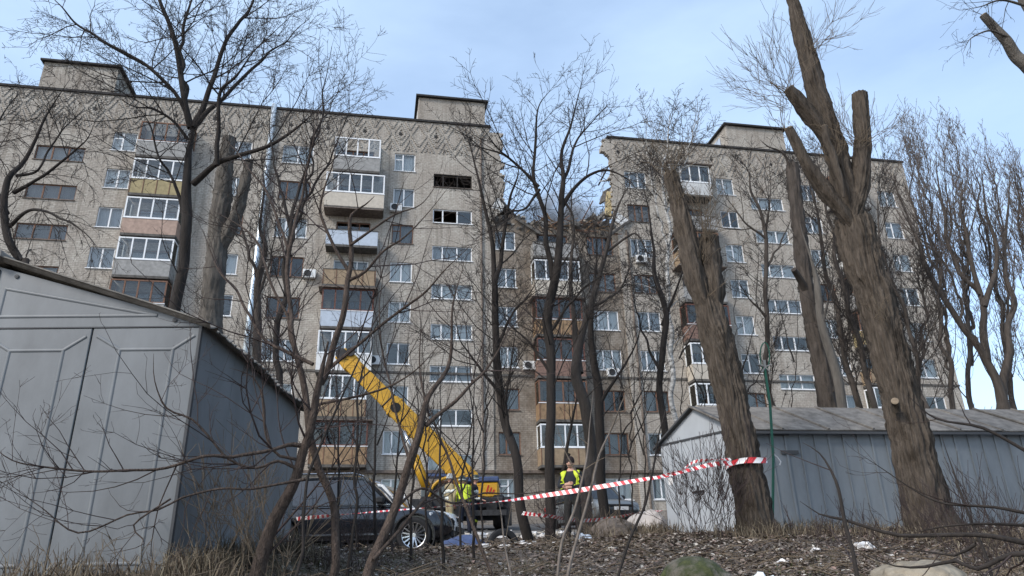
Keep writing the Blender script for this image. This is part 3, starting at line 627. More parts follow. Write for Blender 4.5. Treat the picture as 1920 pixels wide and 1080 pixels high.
# thin smoke still rising in the gap
def smoke():
    m = bpy.data.materials.new('thin_smoke'); m.use_nodes = True; nt = m.node_tree; nt.nodes.clear(); N = nt.nodes.new; l = nt.links.new
    t = N('ShaderNodeTexCoord'); n = N('ShaderNodeTexNoise'); n.inputs['Scale'].default_value = 2.6; n.inputs['Detail'].default_value = 5; n.inputs['Roughness'].default_value = .6; l(t.outputs['Object'], n.inputs['Vector'])
    ln = N('ShaderNodeVectorMath'); ln.operation = 'LENGTH'; l(t.outputs['Object'], ln.inputs[0])
    a = N('ShaderNodeMapRange'); a.inputs[1].default_value = .25; a.inputs[2].default_value = 1; a.inputs[3].default_value = 1; a.inputs[4].default_value = 0; l(ln.outputs['Value'], a.inputs[0])
    b = N('ShaderNodeMapRange'); b.inputs[1].default_value = .40; b.inputs[2].default_value = .72; b.inputs[3].default_value = 0; b.inputs[4].default_value = 3.2; l(n.outputs['Fac'], b.inputs[0])
    x = N('ShaderNodeMath'); x.operation = 'MULTIPLY'; l(a.outputs[0], x.inputs[0]); l(b.outputs[0], x.inputs[1])
    pv = N('ShaderNodeVolumePrincipled'); pv.inputs['Color'].default_value = (.62, .63, .66, 1); l(x.outputs[0], pv.inputs['Density']); o = N('ShaderNodeOutputMaterial'); l(pv.outputs[0], o.inputs['Volume'])
    bm = bmesh.new(); bmesh.ops.create_icosphere(bm, subdivisions=3, radius=1); me = bpy.data.meshes.new('smoke'); bm.to_mesh(me); bm.free(); me.materials.append(m)
    o = link('smoke', me); o['kind'] = 'stuff'; o['label'] = 'thin grey smoke drifting in the blown-out gap of the block'
    p = Matrix.Rotation(FA, 4, 'Z') @ Vector((12.6, 5.5, 0)); o.location = (B0.x + p.x, B0.y + p.y, BZ + vv(26.0)); o.scale = (4.2, 3.0, 3.2); o.rotation_euler = (0, 0, FA)
smoke()

# ------------------------------------------------------------------ garages
def quadsheet(mb, A, B_, C, D, t=.03, m=0):   # thin plate with thickness from four corners (counter-clockwise seen from outside)
    A, B_, C, D = (Vector(p) for p in (A, B_, C, D)); n = (B_ - A).cross(D - A).normalized() * t
    return mb.hexa([A - n, B_ - n, C - n, D - n, A, B_, C, D], m)
def near_garage():
    # front plane almost square to the lens; eave corner, ridge and far corner measured in the photo
    zb = tz(-2.9, 6.3) - .12; W = .98; zs = 2.15 + EYE; rz = R(2.7)
    g = thing('metal_garage', 'large grey sheet metal garage with embossed door panels, close on the left', 'garage', (-2.90, 6.3, 0), rz)
    Lg = 3.85; x0 = -4 * W                     # local: x from x0 to 0, y into the garage
    rx = x0 / 2; zr = 2.82 + EYE
    # side walls of dented sheets
    mb = MB()
    n = 4
    for i in range(n):
        ya, yb = lerp(0.0, Lg, i / n), lerp(0.0, Lg, (i + 1) / n) - .006
        s = MB(); quadsheet(s, (0, ya, zb), (0, yb, zb), (0, yb, zs + .02), (0, ya, zs + .02), .02); s.build('side_sheet', M['gar_side'], g)
    MB().box((x0, .0, zb), (x0 + .02, Lg, zs)).build('side_wall', M['gar_side'], g)
    s = MB(); s.face([(0, Lg, zb), (x0, Lg, zb), (x0, Lg, zs), (rx, Lg, zr - .05), (0, Lg, zs)]); s.build('rear_wall', M['gar_side'], g)
    def rib(mb, p, q, w=.017, h=.007, y=-.0):  # pressed bead on the panel face (front is -y)
        p = Vector(p); q = Vector(q); d = (q - p).normalized(); nrm = Vector((0, -1, 0)); x = d.cross(nrm).normalized()
        prof = [(-w, 0), (-w * .5, h * .8), (0, h), (w * .5, h * .8), (w, 0)]
        a = [p + x * u + nrm * v for u, v in prof]; b = [q + x * u + nrm * v for u, v in prof]
        for i in range(4): mb.face([b[i], b[i + 1], a[i + 1], a[i]])
    def seam(u): return lerp(0, -.0, u)
    for i in range(4):                         # four tall pressed panels, the two in the middle are the door leaves
        xa, xb = x0 + i * W + .006, x0 + (i + 1) * W - .006
        p = MB(); p.box((xa, -.028, zb), (xb, -.002, zs - .012)); o = p.build('door_leaf' if i in (1, 2) else 'front_panel', M['gar_grey'], g, bevel=.006)
        e = MB(); a, b, lo, hi = xa + .27, xb - .22, zb + .20, zs - .22; Y = -.0295
        P = [(a, Y, lo), (b, Y, lo), (b, Y, hi), (a, Y, hi)]
        for j in range(4): rib(e, P[j], P[(j + 1) % 4])
        rib(e, (a, Y, hi), (a - .22, Y, hi + .13)); rib(e, (b, Y, hi), (b + .18, Y, hi + .13))
        rib(e, (a, Y, lo), (a - .2, Y, lo - .12)); rib(e, (b, Y, lo), (b + .18, Y, lo - .12)); 
        so = e.build('pressed_bead', M['gar_grey'], o, smooth=True)
    gb = MB(); pts = [(x0, zs + .004), (0, zs + .004), (0, zs + .03), (rx, zr - .06), (x0, zs + .03)]
    gb.face([(x, -.025, z) for x, z in pts]); gb.face([(x, .0, z) for x, z in pts[::-1]])
    for i in range(5): (a, b), (c, d) = pts[i], pts[(i + 1) % 5]; gb.face([(a, 0, b), (c, 0, d), (c, -.025, d), (a, -.025, b)])
    go = gb.build('gable_panel', M['gar_grey'], g)
    e = MB(); Y = -.0265
    for P in ([(rx + .10, zs + .11), (-.42, zs + .11), (rx + .10, zr - .28)], [(rx - .10, zs + .11), (x0 + .42, zs + .11), (rx - .10, zr - .28)]):
        for j in range(3): rib(e, (P[j][0], Y, P[j][1]), (P[(j + 1) % 3][0], Y, P[(j + 1) % 3][1]))
    e.build('pressed_bead', M['gar_grey'], go, smooth=True)
    MB().box((rx - .015, -.04, zs + .01), (rx + .015, -.027, zr - .09)).build('gable_seam', M['gar_trim'], g)
    MB().box((x0, -.034, zs - .010), (0, -.0285, zs + .002)).build('lintel_gap', M['gar_trim'], g)
    MB().box((-.012, -.04, zb), (.012, .004, zs)).build('corner_strip', M['gar_trim'], g)
    for bx, bz in ((rx + .18, zr - .16), (-.25, zs + .06), (rx - .2, zr - .17)): MB().lathe([(.001, 0), (.02, .002), (.02, .01), (.001, .012)], 10, Matrix.Translation((bx, -.026, bz)) @ Matrix.Rotation(R(90), 4, 'X')).build('bolt', M['gar_trim'], g)
    # corrugated sheets on both slopes, edges chipped and uneven
    r = random.Random(4)
    for s in (1, -1):
        for i in range(4):
            ya, yb = -.12 + i * 1.02, -.12 + (i + 1) * 1.02 + .03; lift = .012 * (i % 2)
            V = []; F = []; nx, ny = 5, 41; ov = .13 + r.uniform(-.03, .05)
            for j in range(ny):
                y = lerp(ya, yb, j / (ny - 1))
                for k in range(nx):
                    t = k / (nx - 1); x = lerp(rx, (0 if s == 1 else x0) + s * ov, t); z = lerp(zr, zs + .02 - ov * .34, t) + .018 * math.sin(y * 2 * math.pi / .15) + .02 + lift
                    if k == nx - 1: x += s * r.uniform(-.03, .02)
                    V.append((x, y, z)); 
            for j in range(ny - 1):
                for k in range(nx - 1): a = j * nx + k; F.append((a, a + 1, a + nx + 1, a + nx))
            nv = len(V); V += [(x, y, z - .012) for x, y, z in V]; F += [tuple(nv + q for q in f[::-1]) for f in F]
            for j in range(ny - 1): a = j * nx + nx - 1; F.append((a, a + nv, a + nx + nv, a + nx))
            for k in range(nx - 1): F.append((k, k + nv, k + 1 + nv, k + 1))
            me = bpy.data.meshes.new('roof_sheet'); me.from_pydata(V, [], F); me.materials.append(M['slate']); link('roof_sheet', me, g)
    MB().tube([(rx, -.14, zr + .03), (rx, Lg + .1, zr + .03)], .06, 8).build('ridge_cap', M['slate'], g)
near_garage()

def far_garage():
    C = Vector((4.36, 14.0)); F_ = Vector((3.20, 15.99)); ld = Vector((.987, .163)); Lg = 9.5
    zb = 1.86; ze = 2.43 + EYE; zr = 3.06 + EYE
    Rn = C + ld * Lg; Rf = F_ + ld * (Lg + .2)
    P = lambda q, z: Vector((q.x, q.y, z))
    g = thing('metal_garage', 'long low grey steel garage with pale gable end behind the two big trunks', 'garage', (0, 0, 0))
    # gable end of narrow vertical sheets, with the door leaves
    n = 7; dirf = F_ - C; mid = C + dirf * .5; out = Vector((-dirf.y, dirf.x)).normalized()     # outward (left, towards the lens)
    if out.x > 0: out = -out
    def on(t, z, o=0.0): q = C + dirf * t + out * o; return Vector((q.x, q.y, z))
    for i in range(n):
        a, b = i / n + .004, (i + 1) / n - .004
        s = MB(); quadsheet(s, on(b, zb), on(a, zb), on(a, ze - .02), on(b, ze - .02), .02); s.build('door_sheet', M['gar_white'], g)
        f = MB(); f.bar(on(a, zb, .012), on(a, ze - .03, .012), .035, .02, up=Vector((out.x, out.y, 0))); f.build('folded_rib', M['gar_white'], g)
    s = MB(); pts = [on(1, ze), on(0, ze), on(.5, zr - .05)]; s.face(pts); s.face([p - Vector((out.x, out.y, 0)) * .03 for p in pts[::-1]]); s.build('gable_panel', M['gar_white'], g)
    MB().bar(on(-.02, ze - .008, .015), on(1.03, ze - .008, .015), .03, .035).build('gable_trim', M['gar_trim'], g)
    for a, b in (((-.06, ze - .07), (.5, zr)), ((.5, zr), (1.06, ze - .07))): MB().bar(on(a[0], a[1], .06), on(b[0], b[1], .06), .10, .035, up=Vector((0, 0, 1))).build('barge_board', M['gar_trim'], g)
    lt = MB(); lt.bar(on(.62, zb + .98, .03), on(.48, zb + .98, .03), .03, .03); lt.bar(on(.55, zb + .9, .03), on(.55, zb + 1.1, .03), .025, .03, up=Vector((1, 0, 0))); lt.build('latch', M['dark_steel'], g)
    quadsheet(MB(), on(.93, zb + 1.2, .012), on(.86, zb + 1.2, .012), on(.86, zb + 1.34, .012), on(.93, zb + 1.34, .012), .004).build('paper_notice', M['litter_white'], g)
    # long side: folded sheets each with a raised rib
    w = .31; k = int(Lg / w); r = random.Random(2)
    for i in range(k):
        a = C + ld * (i * w); b = C + ld * ((i + 1) * w - .004); o = Vector((ld.y, -ld.x)) * (.004 * (i % 3))
        s = MB(); quadsheet(s, P(a + o, zb), P(b + o, zb), P(b + o, ze), P(a + o, ze), .02, 0); s.build('side_sheet', M['gar_side'], g)
        if i: q = a + Vector((ld.y, -ld.x)) * .014; MB().bar(P(q, zb), P(q, ze - .02), .045 if i % 3 == 0 else .022, .03, up=Vector((ld.y, -ld.x, 0))).build('folded_rib', M['gar_side'], g)
    s = MB(); s.face([P(Rn, zb), P(Rf, zb), P(Rf, ze), P((Rn + Rf) / 2, zr - .04), P(Rn, ze)]); s.face([P(Rf, zb), P(F_, zb), P(F_, ze), P(Rf, ze)]); s.build('rear_wall', M['gar_side'], g)
    ed = Vector((ld.y, -ld.x)) * .16
    for sd in (0, 1):
        A0, R0 = (C + ed, mid) if sd == 0 else (F_ - ed, mid); m = 10
        for i in range(m):
            t0, t1 = i / m, (i + 1) / m + .006; L0 = Lg + .2; dz = .008 * (i % 2) + r.uniform(0, .012); j = r.uniform(-.03, .03)
            a = A0 + ld * (L0 * t0 - .12) + ed * j; b = A0 + ld * (L0 * t1 - .12) + ed * j; c = R0 + ld * (L0 * t1 - .12); d = R0 + ld * (L0 * t0 - .12)
            q = MB(); za = ze - .07 + dz; zz = zr + dz
            (quadsheet(q, P(a, za), P(b, za), P(c, zz), P(d, zz), .022) if sd == 0 else quadsheet(q, P(b, za), P(a, za), P(d, zz), P(c, zz), .022)); q.build('roof_sheet', M['slate2'], g)
            if sd == 0: MB().bar(P(a, za + .02), P(d, zz + .02), .05, .03).build('roof_batten', M['slate2'], g)
    e0, e1 = C + ed * 1.02, C + ed * 1.02 + ld * (Lg + .1); MB().bar(P(e0, ze - .12), P(e1, ze - .12), .03, .05).build('eave_strip', M['gar_trim'], g)
    for dx, dz, ww in ((.7, -.12, .32), (.8, -.48, .36)): 
        q = C + ld * dx + Vector((ld.y, -ld.x)) * .03; MB().bar(P(q, ze + dz), P(q + ld * ww, ze + dz), .02, .07).build('vent_slot', M['gar_trim'], g)
far_garage()

# ------------------------------------------------------------------ trees
def resample(P, Rr, step):
    P = np.array(P, float); Rr = np.array(Rr, float); n = len(P)
    Q = np.vstack([2 * P[0] - P[1], P, 2 * P[-1] - P[-2]]); out = []; ro = []
    for i in range(n - 1):
        p0, p1, p2, p3 = Q[i:i + 4]; k = max(2, int(np.linalg.norm(p2 - p1) / step)); t = np.linspace(0, 1, k, endpoint=False)[:, None]
        out.append(.5 * (2 * p1 + (p2 - p0) * t + (2 * p0 - 5 * p1 + 4 * p2 - p3) * t * t + (3 * p1 - p0 - 3 * p2 + p3) * t ** 3)); ro.append(Rr[i] + (Rr[i + 1] - Rr[i]) * t[:, 0])
    out.append(P[-1:]); ro.append(Rr[-1:]); return np.vstack(out), np.concatenate(ro)
DENS = 3.2; TW = .78; LEN = 2.1
class Tree:
    def __init__(s, name, label, seed, bark, twig, cat='tree', group=None, kind='tree'):
        s.name, s.label, s.cat, s.group = name, label, cat, group; s.bark, s.twig = bark, twig
        s.r = np.random.RandomState(seed); s.T = Tubes(); s.W = Tubes(); s.base = None; s.caps = []; s.limbs = []; s.min_r = .0022
    def limb(s, pts, Y, Y1=None, root=False, wob=.012, cut=False, bark_ridge=None, sides=None, step=None):
        """pts: (x, y, width) in photo pixels at distance Y..Y1"""
        Y1 = Y if Y1 is None else Y1; n = len(pts); P = []; Rr = []
        for i, (x, y, w) in enumerate(pts):
            yy = lerp(Y, Y1, i / max(1, n - 1)); p = at(x, y, yy); P.append(tuple(p)); d = (p - Vector((0, 0, EYE))).length; Rr.append(w * .5 * d / math.hypot(FPX, math.hypot(x - 960, y - 540)))
        if root:
            p0, p1 = Vector(P[0]), Vector(P[1]); d = (p0 - p1).normalized(); zg = tz(p0.x, p0.y) - .12
            if p0.z > zg + .05:
                dn = Vector((d.x * .4, d.y * .4, -1)); t = (p0.z - zg); q = p0 + dn * t
                if t > .5: P.insert(0, tuple(p0 + dn * (t - .35))); Rr.insert(0, Rr[0] * 1.05)
                P.insert(0, tuple(q)); Rr.insert(0, Rr[0] * 1.16)
            s.base = Vector(P[0])
        Rr = [q * ((.88 if cut or bark_ridge else .69) if root or cut else (.84 if i == 0 else .70)) for i, q in enumerate(Rr)]
        if not cut and len(Rr) > 2: Rr[-1] *= .3; Rr[-2] *= .7
        stp = step or max(.06, min(.25, 3 * float(np.mean(Rr)))); C, K = resample(P, Rr, stp)
        s.min_r = 3.0e-4 * (Y + Y1) / 2 * TW
        if len(C) > 4 and wob and not bark_ridge:
            k_ = max(3, len(C) // 4); j = s.r.randn(k_, 3) * wob * np.linalg.norm(C[-1] - C[0]) * .5; j[0] = j[-1] = 0; tt = np.linspace(0, k_ - 1, len(C)); i_ = np.minimum(tt.astype(int), k_ - 2); f_ = (tt - i_)[:, None]; f_ = f_ * f_ * (3 - 2 * f_); C = C + j[i_] * (1 - f_) + j[i_ + 1] * f_
        sd = sides or int(np.clip(5 + K.max() * 60, 5, 14)); disp = None
        if bark_ridge:
            a = np.arange(sd) / sd; ln = np.concatenate([[0], np.cumsum(np.linalg.norm(np.diff(C, axis=0), axis=1))])
            A, S = np.meshgrid(a, ln); kk = bark_ridge; w1 = vnoise(A * 8, S * 1.6, 5, 8) * 1.7 + .5 * vnoise(A * 16, S * 4, 6, 16)
            tri = np.abs(2 * np.mod(A * kk + w1, 1) - 1); brk = vnoise(A * kk + w1, S * 4.5, 9); lump = vnoise(A * 5, S * 1.2, 2, 5) - .5
            disp = .075 * ((tri ** .7) * (.25 + 1.0 * brk) - .38) + .05 * lump + .016 * (vnoise(A * 60, S * 22, 3, 60) - .5) + .014 * (vnoise(A * 26, S * 9, 8, 26) - .5)
            fl = np.exp(-ln / .5)[:, None] if root else 0
            disp = (disp) * np.clip(K[:, None] / .22, .3, 1.1) + (fl * (.10 + .12 * np.cos(A * 2 * np.pi * 5 + 1))) * K[:, None]
        K = K if bark_ridge is None else K * .94
        s.T.add(C, K, sd, disp, cap=cut); s.limbs.append((C, K)); return len(s.limbs) - 1
    def sprout(s, C, K, dens, clen, ang=(30, 60), up=.25, lvl=2, t0=.15, wob=.22, ratio=.5, rmax=.55, fork=0, drop=0.0, taper=.5, top=True):
        Ls = np.concatenate([[0], np.cumsum(np.linalg.norm(np.diff(C, axis=0), axis=1))]); L = Ls[-1]; n = s.r.poisson(dens * L * (1 - t0) * (DENS if top else 1))
        if not n: return
        T = np.empty_like(C); T[1:-1] = C[2:] - C[:-2]; T[0] = C[1] - C[0]; T[-1] = C[-1] - C[-2]; T /= np.sqrt((T * T).sum(1))[:, None] + 1e-9
        for _ in range(n):
            u = t0 + (1 - t0) * s.r.rand(); i = int(np.searchsorted(Ls, u * L)); i = min(max(i, 1), len(C) - 1)
            p, t = C[i], T[i]; r0 = K[i]
            ln = clen * (LEN if top else 1) * (.3 + .8 * s.r.rand() ** 1.3) * (1 - taper * u); a = math.radians(s.r.uniform(*ang)); v = s.r.randn(3); v -= t * (v @ t); v /= math.sqrt(v @ v) + 1e-9
            d = t * math.cos(a) + v * math.sin(a); cr = max(min(r0 * rmax, 0.0025 + ln * .0066), s.min_r * 1.25); m = 7 if ln > 1 else (5 if ln > .5 else (4 if ln > .25 else 3)); st = ln / m
            Q = [p]
            nz_ = s.r.randn(m, 3) * (wob * .5); nz_[:, 2] += up * .28 - drop * np.arange(m) / m
            for k in range(m): d = d + nz_[k]; d = d / math.sqrt(d @ d); Q.append(Q[-1] + d * st)
            Q = np.array(Q); RR = np.linspace(cr, max(s.min_r * .8, cr * .3), m + 1); RR = np.maximum(RR, s.min_r)
            (s.T if cr > .014 else s.W).add(Q, RR, 5 if cr > .014 else 3)
            if lvl > 1 and ln > .12: s.sprout(Q, RR, min(dens * (DENS * 1.1 if top else 1.5), 8.5), ln * ratio, (28, 62), up * .8, lvl - 1, .12, wob, ratio, .75, drop=drop, taper=taper, top=False)
    def grow(s, idx=None, **k):
        for i in (range(len(s.limbs)) if idx is None else idx): s.sprout(*s.limbs[i], **k)
        return s
    def shoots(s, p, n, ln, spread=.5, up=.8, r=.006, lean=(0, 0, 0), sub=2.0):
        """water shoots bursting from a cut"""
        for _ in range(n):
            d = s.r.randn(3) * spread; d[2] = abs(d[2]) * .4 + up; d += lean; d /= np.linalg.norm(d); L_ = ln * (.4 + .7 * s.r.rand()); m = 7; Q = [np.array(p) + s.r.randn(3) * .05]
            for k in range(m): d = d + np.array([0, 0, .06]) + s.r.randn(3) * .2; d /= np.linalg.norm(d); Q.append(Q[-1] + d * L_ / m)
            Q = np.array(Q); r = max(r, s.min_r * 1.4); RR = np.linspace(r, s.min_r, m + 1); s.W.add(Q, RR, 3); s.sprout(Q, RR, sub, L_ * .35, (15, 40), .4, 1, .3)
    def saw(s, i, m=None):                      # pale sawn face at the end of a limb
        C, K = s.limbs[i]; d = C[-1] - C[-2]; s.caps.append((C[-1], d / np.linalg.norm(d), K[-1]))
    def done(s):
        b = s.base if s.base is not None else Vector(s.limbs[0][0][0]); o = thing(s.name, s.label, s.cat, b, 0, s.group); off = np.array(b)
        for tb, nm, mt in ((s.T, 'trunk', s.bark), (s.W, 'crown', s.twig)):
            if tb.n:
                tb.V = [v - off for v in tb.V]; link(nm, tb.mesh(nm, M[mt]), o)
        for p, d, k in s.caps:
            q = Vector(d).to_track_quat('Z', 'Y').to_matrix().to_4x4(); q.translation = Vector(p - off)
            MB().lathe([(.001, .012), (k * .55, .014), (k * .93, .006), (k * .97, -.02)], 18, q).build('sawn_face', M['cut'], o)
        return o

# big dark spreading tree behind the near garage
t = Tree('linden_tree', 'tall dark bare tree with wide arching crown behind the near garage', 1, 'bark_dark', 'twig')
t.limb([(322, 640, 34), (325, 590, 30), (340, 470, 28), (352, 380, 27), (357, 300, 26), (362, 235, 24)], 19, root=True)
t.limb([(358, 240, 17), (345, 190, 16), (335, 110, 14), (322, 60, 12), (300, 0, 9), (285, -80, 6), (270, -150, 4)], 19, 18)
t.limb([(346, 192, 11), (343, 120, 10), (344, 50, 8), (360, -20, 6), (350, -120, 4)], 19, 20)
t.limb([(362, 240, 16), (385, 185, 14), (405, 140, 12), (425, 80, 10), (455, 30, 8), (490, -40, 6), (520, -120, 4)], 19, 19.6)
t.limb([(357, 230, 11), (330, 180, 10), (280, 130, 9), (220, 90, 8), (150, 50, 6), (105, 5, 4), (70, -40, 3)], 19, 17)
t.limb([(365, 237, 13), (410, 190, 11), (450, 150, 9), (490, 110, 7), (530, 80, 5), (580, 35, 3.5)], 19, 20)
t.limb([(362, 345, 15), (407, 310, 14), (444, 296, 12), (509, 273, 10), (565, 231, 7), (600, 200, 4)], 19, 17.5)
t.limb([(407, 310, 11), (410, 222, 10), (415, 175, 9), (440, 148, 7), (463, 118, 6), (500, 70, 4)], 18.4, 17.5)
t.limb([(352, 262, 8), (330, 230, 7), (290, 205, 6), (255, 200, 5), (215, 180, 3)], 19, 18)
t.limb([(343, 400, 9), (320, 325, 7), (297, 296, 6), (280, 230, 5), (255, 195, 3)], 19, 18)
t.grow(range(1, 10), dens=1.5, clen=1.9, lvl=4, up=.12, wob=.2, ratio=.52); t.grow([0], dens=.5, clen=1.6, lvl=3, t0=.5); t.done()
# small tree at the left edge
t = Tree('ash_tree', 'small crooked bare tree rising over the left end of the near garage roof', 2, 'bark_dark', 'twig')
t.limb([(46, 520, 22), (42, 490, 21), (18, 444, 20), (14, 394, 19), (23, 352, 17), (37, 296, 12), (65, 250, 8), (100, 195, 5), (130, 150, 3)], 13, root=True)
t.limb([(26, 361, 11), (60, 343, 9), (115, 305, 7), (158, 265, 5), (180, 225, 3)], 13, 12.5)
t.limb([(17, 425, 10), (60, 395, 8), (110, 407, 6), (150, 430, 5), (182, 462, 3)], 13, 12.4)
t.limb([(14, 400, 10), (-10, 350, 9), (-20, 280, 7), (10, 210, 5), (40, 170, 3)], 13, 13.5)
t.limb([(30, 330, 8), (70, 320, 6), (100, 270, 5), (140, 220, 3), (200, 190, 2)], 13, 13.2)
t.grow(dens=2.6, clen=1.0, lvl=3, up=-.06, drop=.35, wob=.28, t0=.25); t.done()
# thick grey topped trunk
t = Tree('poplar_tree', 'thick pale grey forked poplar trunk right behind the dark spreading tree', 3, 'bark_pale', 'twig')
t.limb([(390, 660, 52), (398, 560, 47), (408, 450, 43), (418, 360, 38), (424, 300, 31), (430, 258, 24)], 25, root=True, sides=40, bark_ridge=22, step=.1, cut=True)
t.limb([(412, 470, 30), (440, 410, 27), (458, 350, 24), (468, 300, 18)], 25, 24.6, sides=30, bark_ridge=16, step=.1, cut=True)
t.grow(dens=1.3, clen=1.7, lvl=3, up=.5, ang=(20, 50), t0=.4); t.done()
for nm, lb, sd, pts, Y, lm in (
    ('young_tree', 'slim grey tree trunk left of the foil wrapped pipe', 4, [(478, 740, 24), (480, 600, 21), (484, 500, 17), (490, 420, 9), (500, 330, 5), (505, 250, 3)], 22, [[(482, 520, 8), (455, 440, 6), (440, 360, 4), (430, 290, 2)], [(483, 560, 8), (510, 470, 6), (520, 380, 4)]]),
    ('young_tree', 'dark slim tree between the foil wrapped pipe and the balcony column', 5, [(524, 760, 19), (527, 600, 17), (537, 480, 14), (545, 420, 11), (560, 340, 8), (590, 240, 6), (610, 160, 4), (622, 90, 2.5)], 15, [[(545, 430, 9), (520, 330, 6), (505, 250, 4), (500, 170, 2.5)], [(540, 470, 8), (575, 367, 7), (590, 271, 5), (625, 180, 3), (660, 120, 2)], [(548, 410, 8), (600, 330, 6), (640, 250, 4), (665, 130, 2.5)]])):
    t = Tree(nm, lb, sd, 'bark' if sd == 4 else 'bark_dark', 'twig'); t.limb(pts, Y, root=True)
    for q in lm: t.limb(q, Y, Y + t.r.uniform(-1, 1))
    t.grow(dens=1.9, clen=1.2, lvl=3, up=.3, t0=.2); t.done()
# centre trees in front of the gap
t = Tree('maple_tree', 'slender bare tree leaning beside the yellow crane cab', 6, 'bark_dark', 'twig')
t.limb([(992, 1012, 30), (975, 930, 26), (955, 830, 24), (940, 740, 22), (930, 640, 20), (926, 560, 18), (920, 490, 13), (908, 420, 10), (895, 350, 7), (880, 280, 4), (870, 230, 2.5)], 17, root=True)
t.limb([(927, 570, 13), (940, 480, 11), (950, 420, 9), (958, 370, 7), (972, 320, 4), (985, 270, 2.5)], 17, 16.5)
t.limb([(940, 740, 9), (900, 690, 7), (865, 640, 5), (845, 560, 3)], 17, 16); t.limb([(932, 650, 8), (960, 590, 6), (1000, 540, 4), (1020, 500, 3)], 17, 17.5); t.limb([(958, 845, 10), (950, 760, 8), (958, 680, 6), (970, 600, 4)], 17, 16.6)
t.grow(dens=1.9, clen=1.25, lvl=3, up=.2, t0=.22); t.done()
t = Tree('maple_tree', 'tall dark tree with fine crown standing before the collapsed gap', 7, 'bark_dark', 'twig')
t.limb([(1030, 1006, 30), (1030, 850, 26), (1030, 700, 25), (1034, 600, 27), (1043, 520, 23), (1050, 440, 18), (1053, 370, 15), (1060, 320, 11), (1068, 260, 8), (1080, 200, 6), (1092, 150, 3.5)], 16.6, root=True)
t.limb([(1052, 390, 12), (1075, 355, 10), (1105, 327, 8), (1140, 320, 6), (1180, 340, 4), (1200, 372, 2.5)], 16.6, 16)
t.limb([(1040, 545, 15), (1022, 440, 13), (1016, 380, 12), (1006, 345, 11), (1002, 310, 8), (1005, 260, 7), (1010, 205, 5), (1035, 165, 3)], 16.6, 16.2)
t.limb([(1010, 350, 8), (970, 310, 7), (940, 288, 6), (895, 275, 4), (868, 262, 2.5)], 16.3, 15.8)
t.limb([(1058, 335, 8), (1080, 270, 6), (1105, 235, 5), (1140, 195, 3)], 16.6, 17); t.limb([(1012, 355, 7), (985, 390, 6), (950, 400, 5), (925, 430, 3)], 16.2, 16); t.limb([(1053, 370, 7), (1072, 400, 6), (1076, 450, 5), (1090, 500, 3)], 16.6, 16.3)
t.limb([(1034, 620, 8), (1075, 560, 6), (1120, 520, 5), (1155, 505, 3)], 16.6, 16); t.limb([(1032, 700, 8), (990, 640, 6), (950, 600, 4), (930, 540, 2.5)], 16.6, 17)
t.grow(dens=1.8, clen=1.35, lvl=3, up=.22, t0=.25); t.done()
t = Tree('maple_tree', 'forked grey trunk directly behind the officer, bending right towards the damaged wall', 8, 'bark', 'twig')
t.limb([(1104, 985, 34), (1102, 850, 31), (1092, 760, 31), (1084, 690, 28), (1096, 620, 18), (1120, 540, 14), (1140, 470, 11), (1155, 420, 9), (1170, 370, 6), (1182, 345, 4)], 19, root=True)
t.limb([(1086, 700, 20), (1076, 610, 14), (1070, 500, 10), (1078, 400, 6), (1070, 320, 3)], 19, 19.6); t.limb([(1140, 470, 7), (1190, 440, 5), (1215, 480, 4), (1235, 545, 3)], 19, 18.5); t.limb([(1110, 575, 7), (1160, 545, 5), (1180, 500, 4), (1200, 440, 2.5)], 19, 19.4)
t.grow(dens=1.7, clen=1.3, lvl=3, up=.15, t0=.3); t.done()
t = Tree('maple_tree', 'straight dark trunk at the right shoulder of the officer', 9, 'bark_dark', 'twig')
t.limb([(1134, 970, 28), (1130, 850, 26), (1122, 740, 24), (1108, 640, 18), (1112, 560, 12), (1118, 480, 7), (1110, 400, 4)], 21, root=True); t.limb([(1124, 760, 9), (1160, 700, 7), (1195, 640, 5), (1210, 560, 3)], 21, 20.5); t.limb([(1066, 850, 10), (1055, 880, 12), (1075, 780, 9), (1085, 700, 7)], 20.8, 20.8)
t.grow(dens=1.6, clen=1.2, lvl=3, up=.2, t0=.3); t.done()
t = Tree('alder_tree', 'dark slim trunk rising left of the pale gable end', 10, 'bark_dark', 'twig')
t.limb([(1250, 830, 20), (1243, 760, 18), (1240, 680, 17), (1242, 600, 16), (1238, 540, 13), (1226, 480, 9), (1213, 410, 6), (1205, 340, 3)], 20, root=True); t.limb([(1241, 610, 8), (1270, 540, 6), (1290, 470, 5), (1310, 400, 3)], 20, 19.6); t.limb([(1240, 700, 8), (1210, 640, 6), (1190, 570, 4), (1185, 500, 2.5)], 20, 20.4)
t.grow(dens=1.8, clen=1.1, lvl=3, up=.2, t0=.3); t.done()
t = Tree('birch_tree', 'white barked birch with fine drooping twigs near the pale gable end', 11, 'bark_birch', 'twig')
t.limb([(1268, 800, 13), (1262, 700, 13), (1256, 600, 12), (1252, 500, 10), (1250, 420, 9), (1248, 340, 7), (1250, 270, 5), (1256, 215, 3)], 23, root=True)
t.limb([(1250, 400, 5), (1280, 320, 4), (1300, 250, 3), (1310, 215, 2)], 23, 23.5); t.limb([(1251, 460, 5), (1228, 380, 4), (1215, 300, 3), (1212, 240, 2)], 23, 22.6)
t.grow(dens=2.6, clen=1.5, lvl=3, up=.1, drop=.25, t0=.35); t.done()
t = Tree('young_tree', 'thin grey tree between the stair windows and the split pollarded trunk', 12, 'bark', 'twig')
t.limb([(1447, 790, 15), (1440, 650, 13), (1439, 555, 12), (1439, 480, 11), (1436, 430, 10), (1428, 395, 8), (1406, 353, 6), (1398, 319, 4), (1378, 285, 3)], 22, root=True)
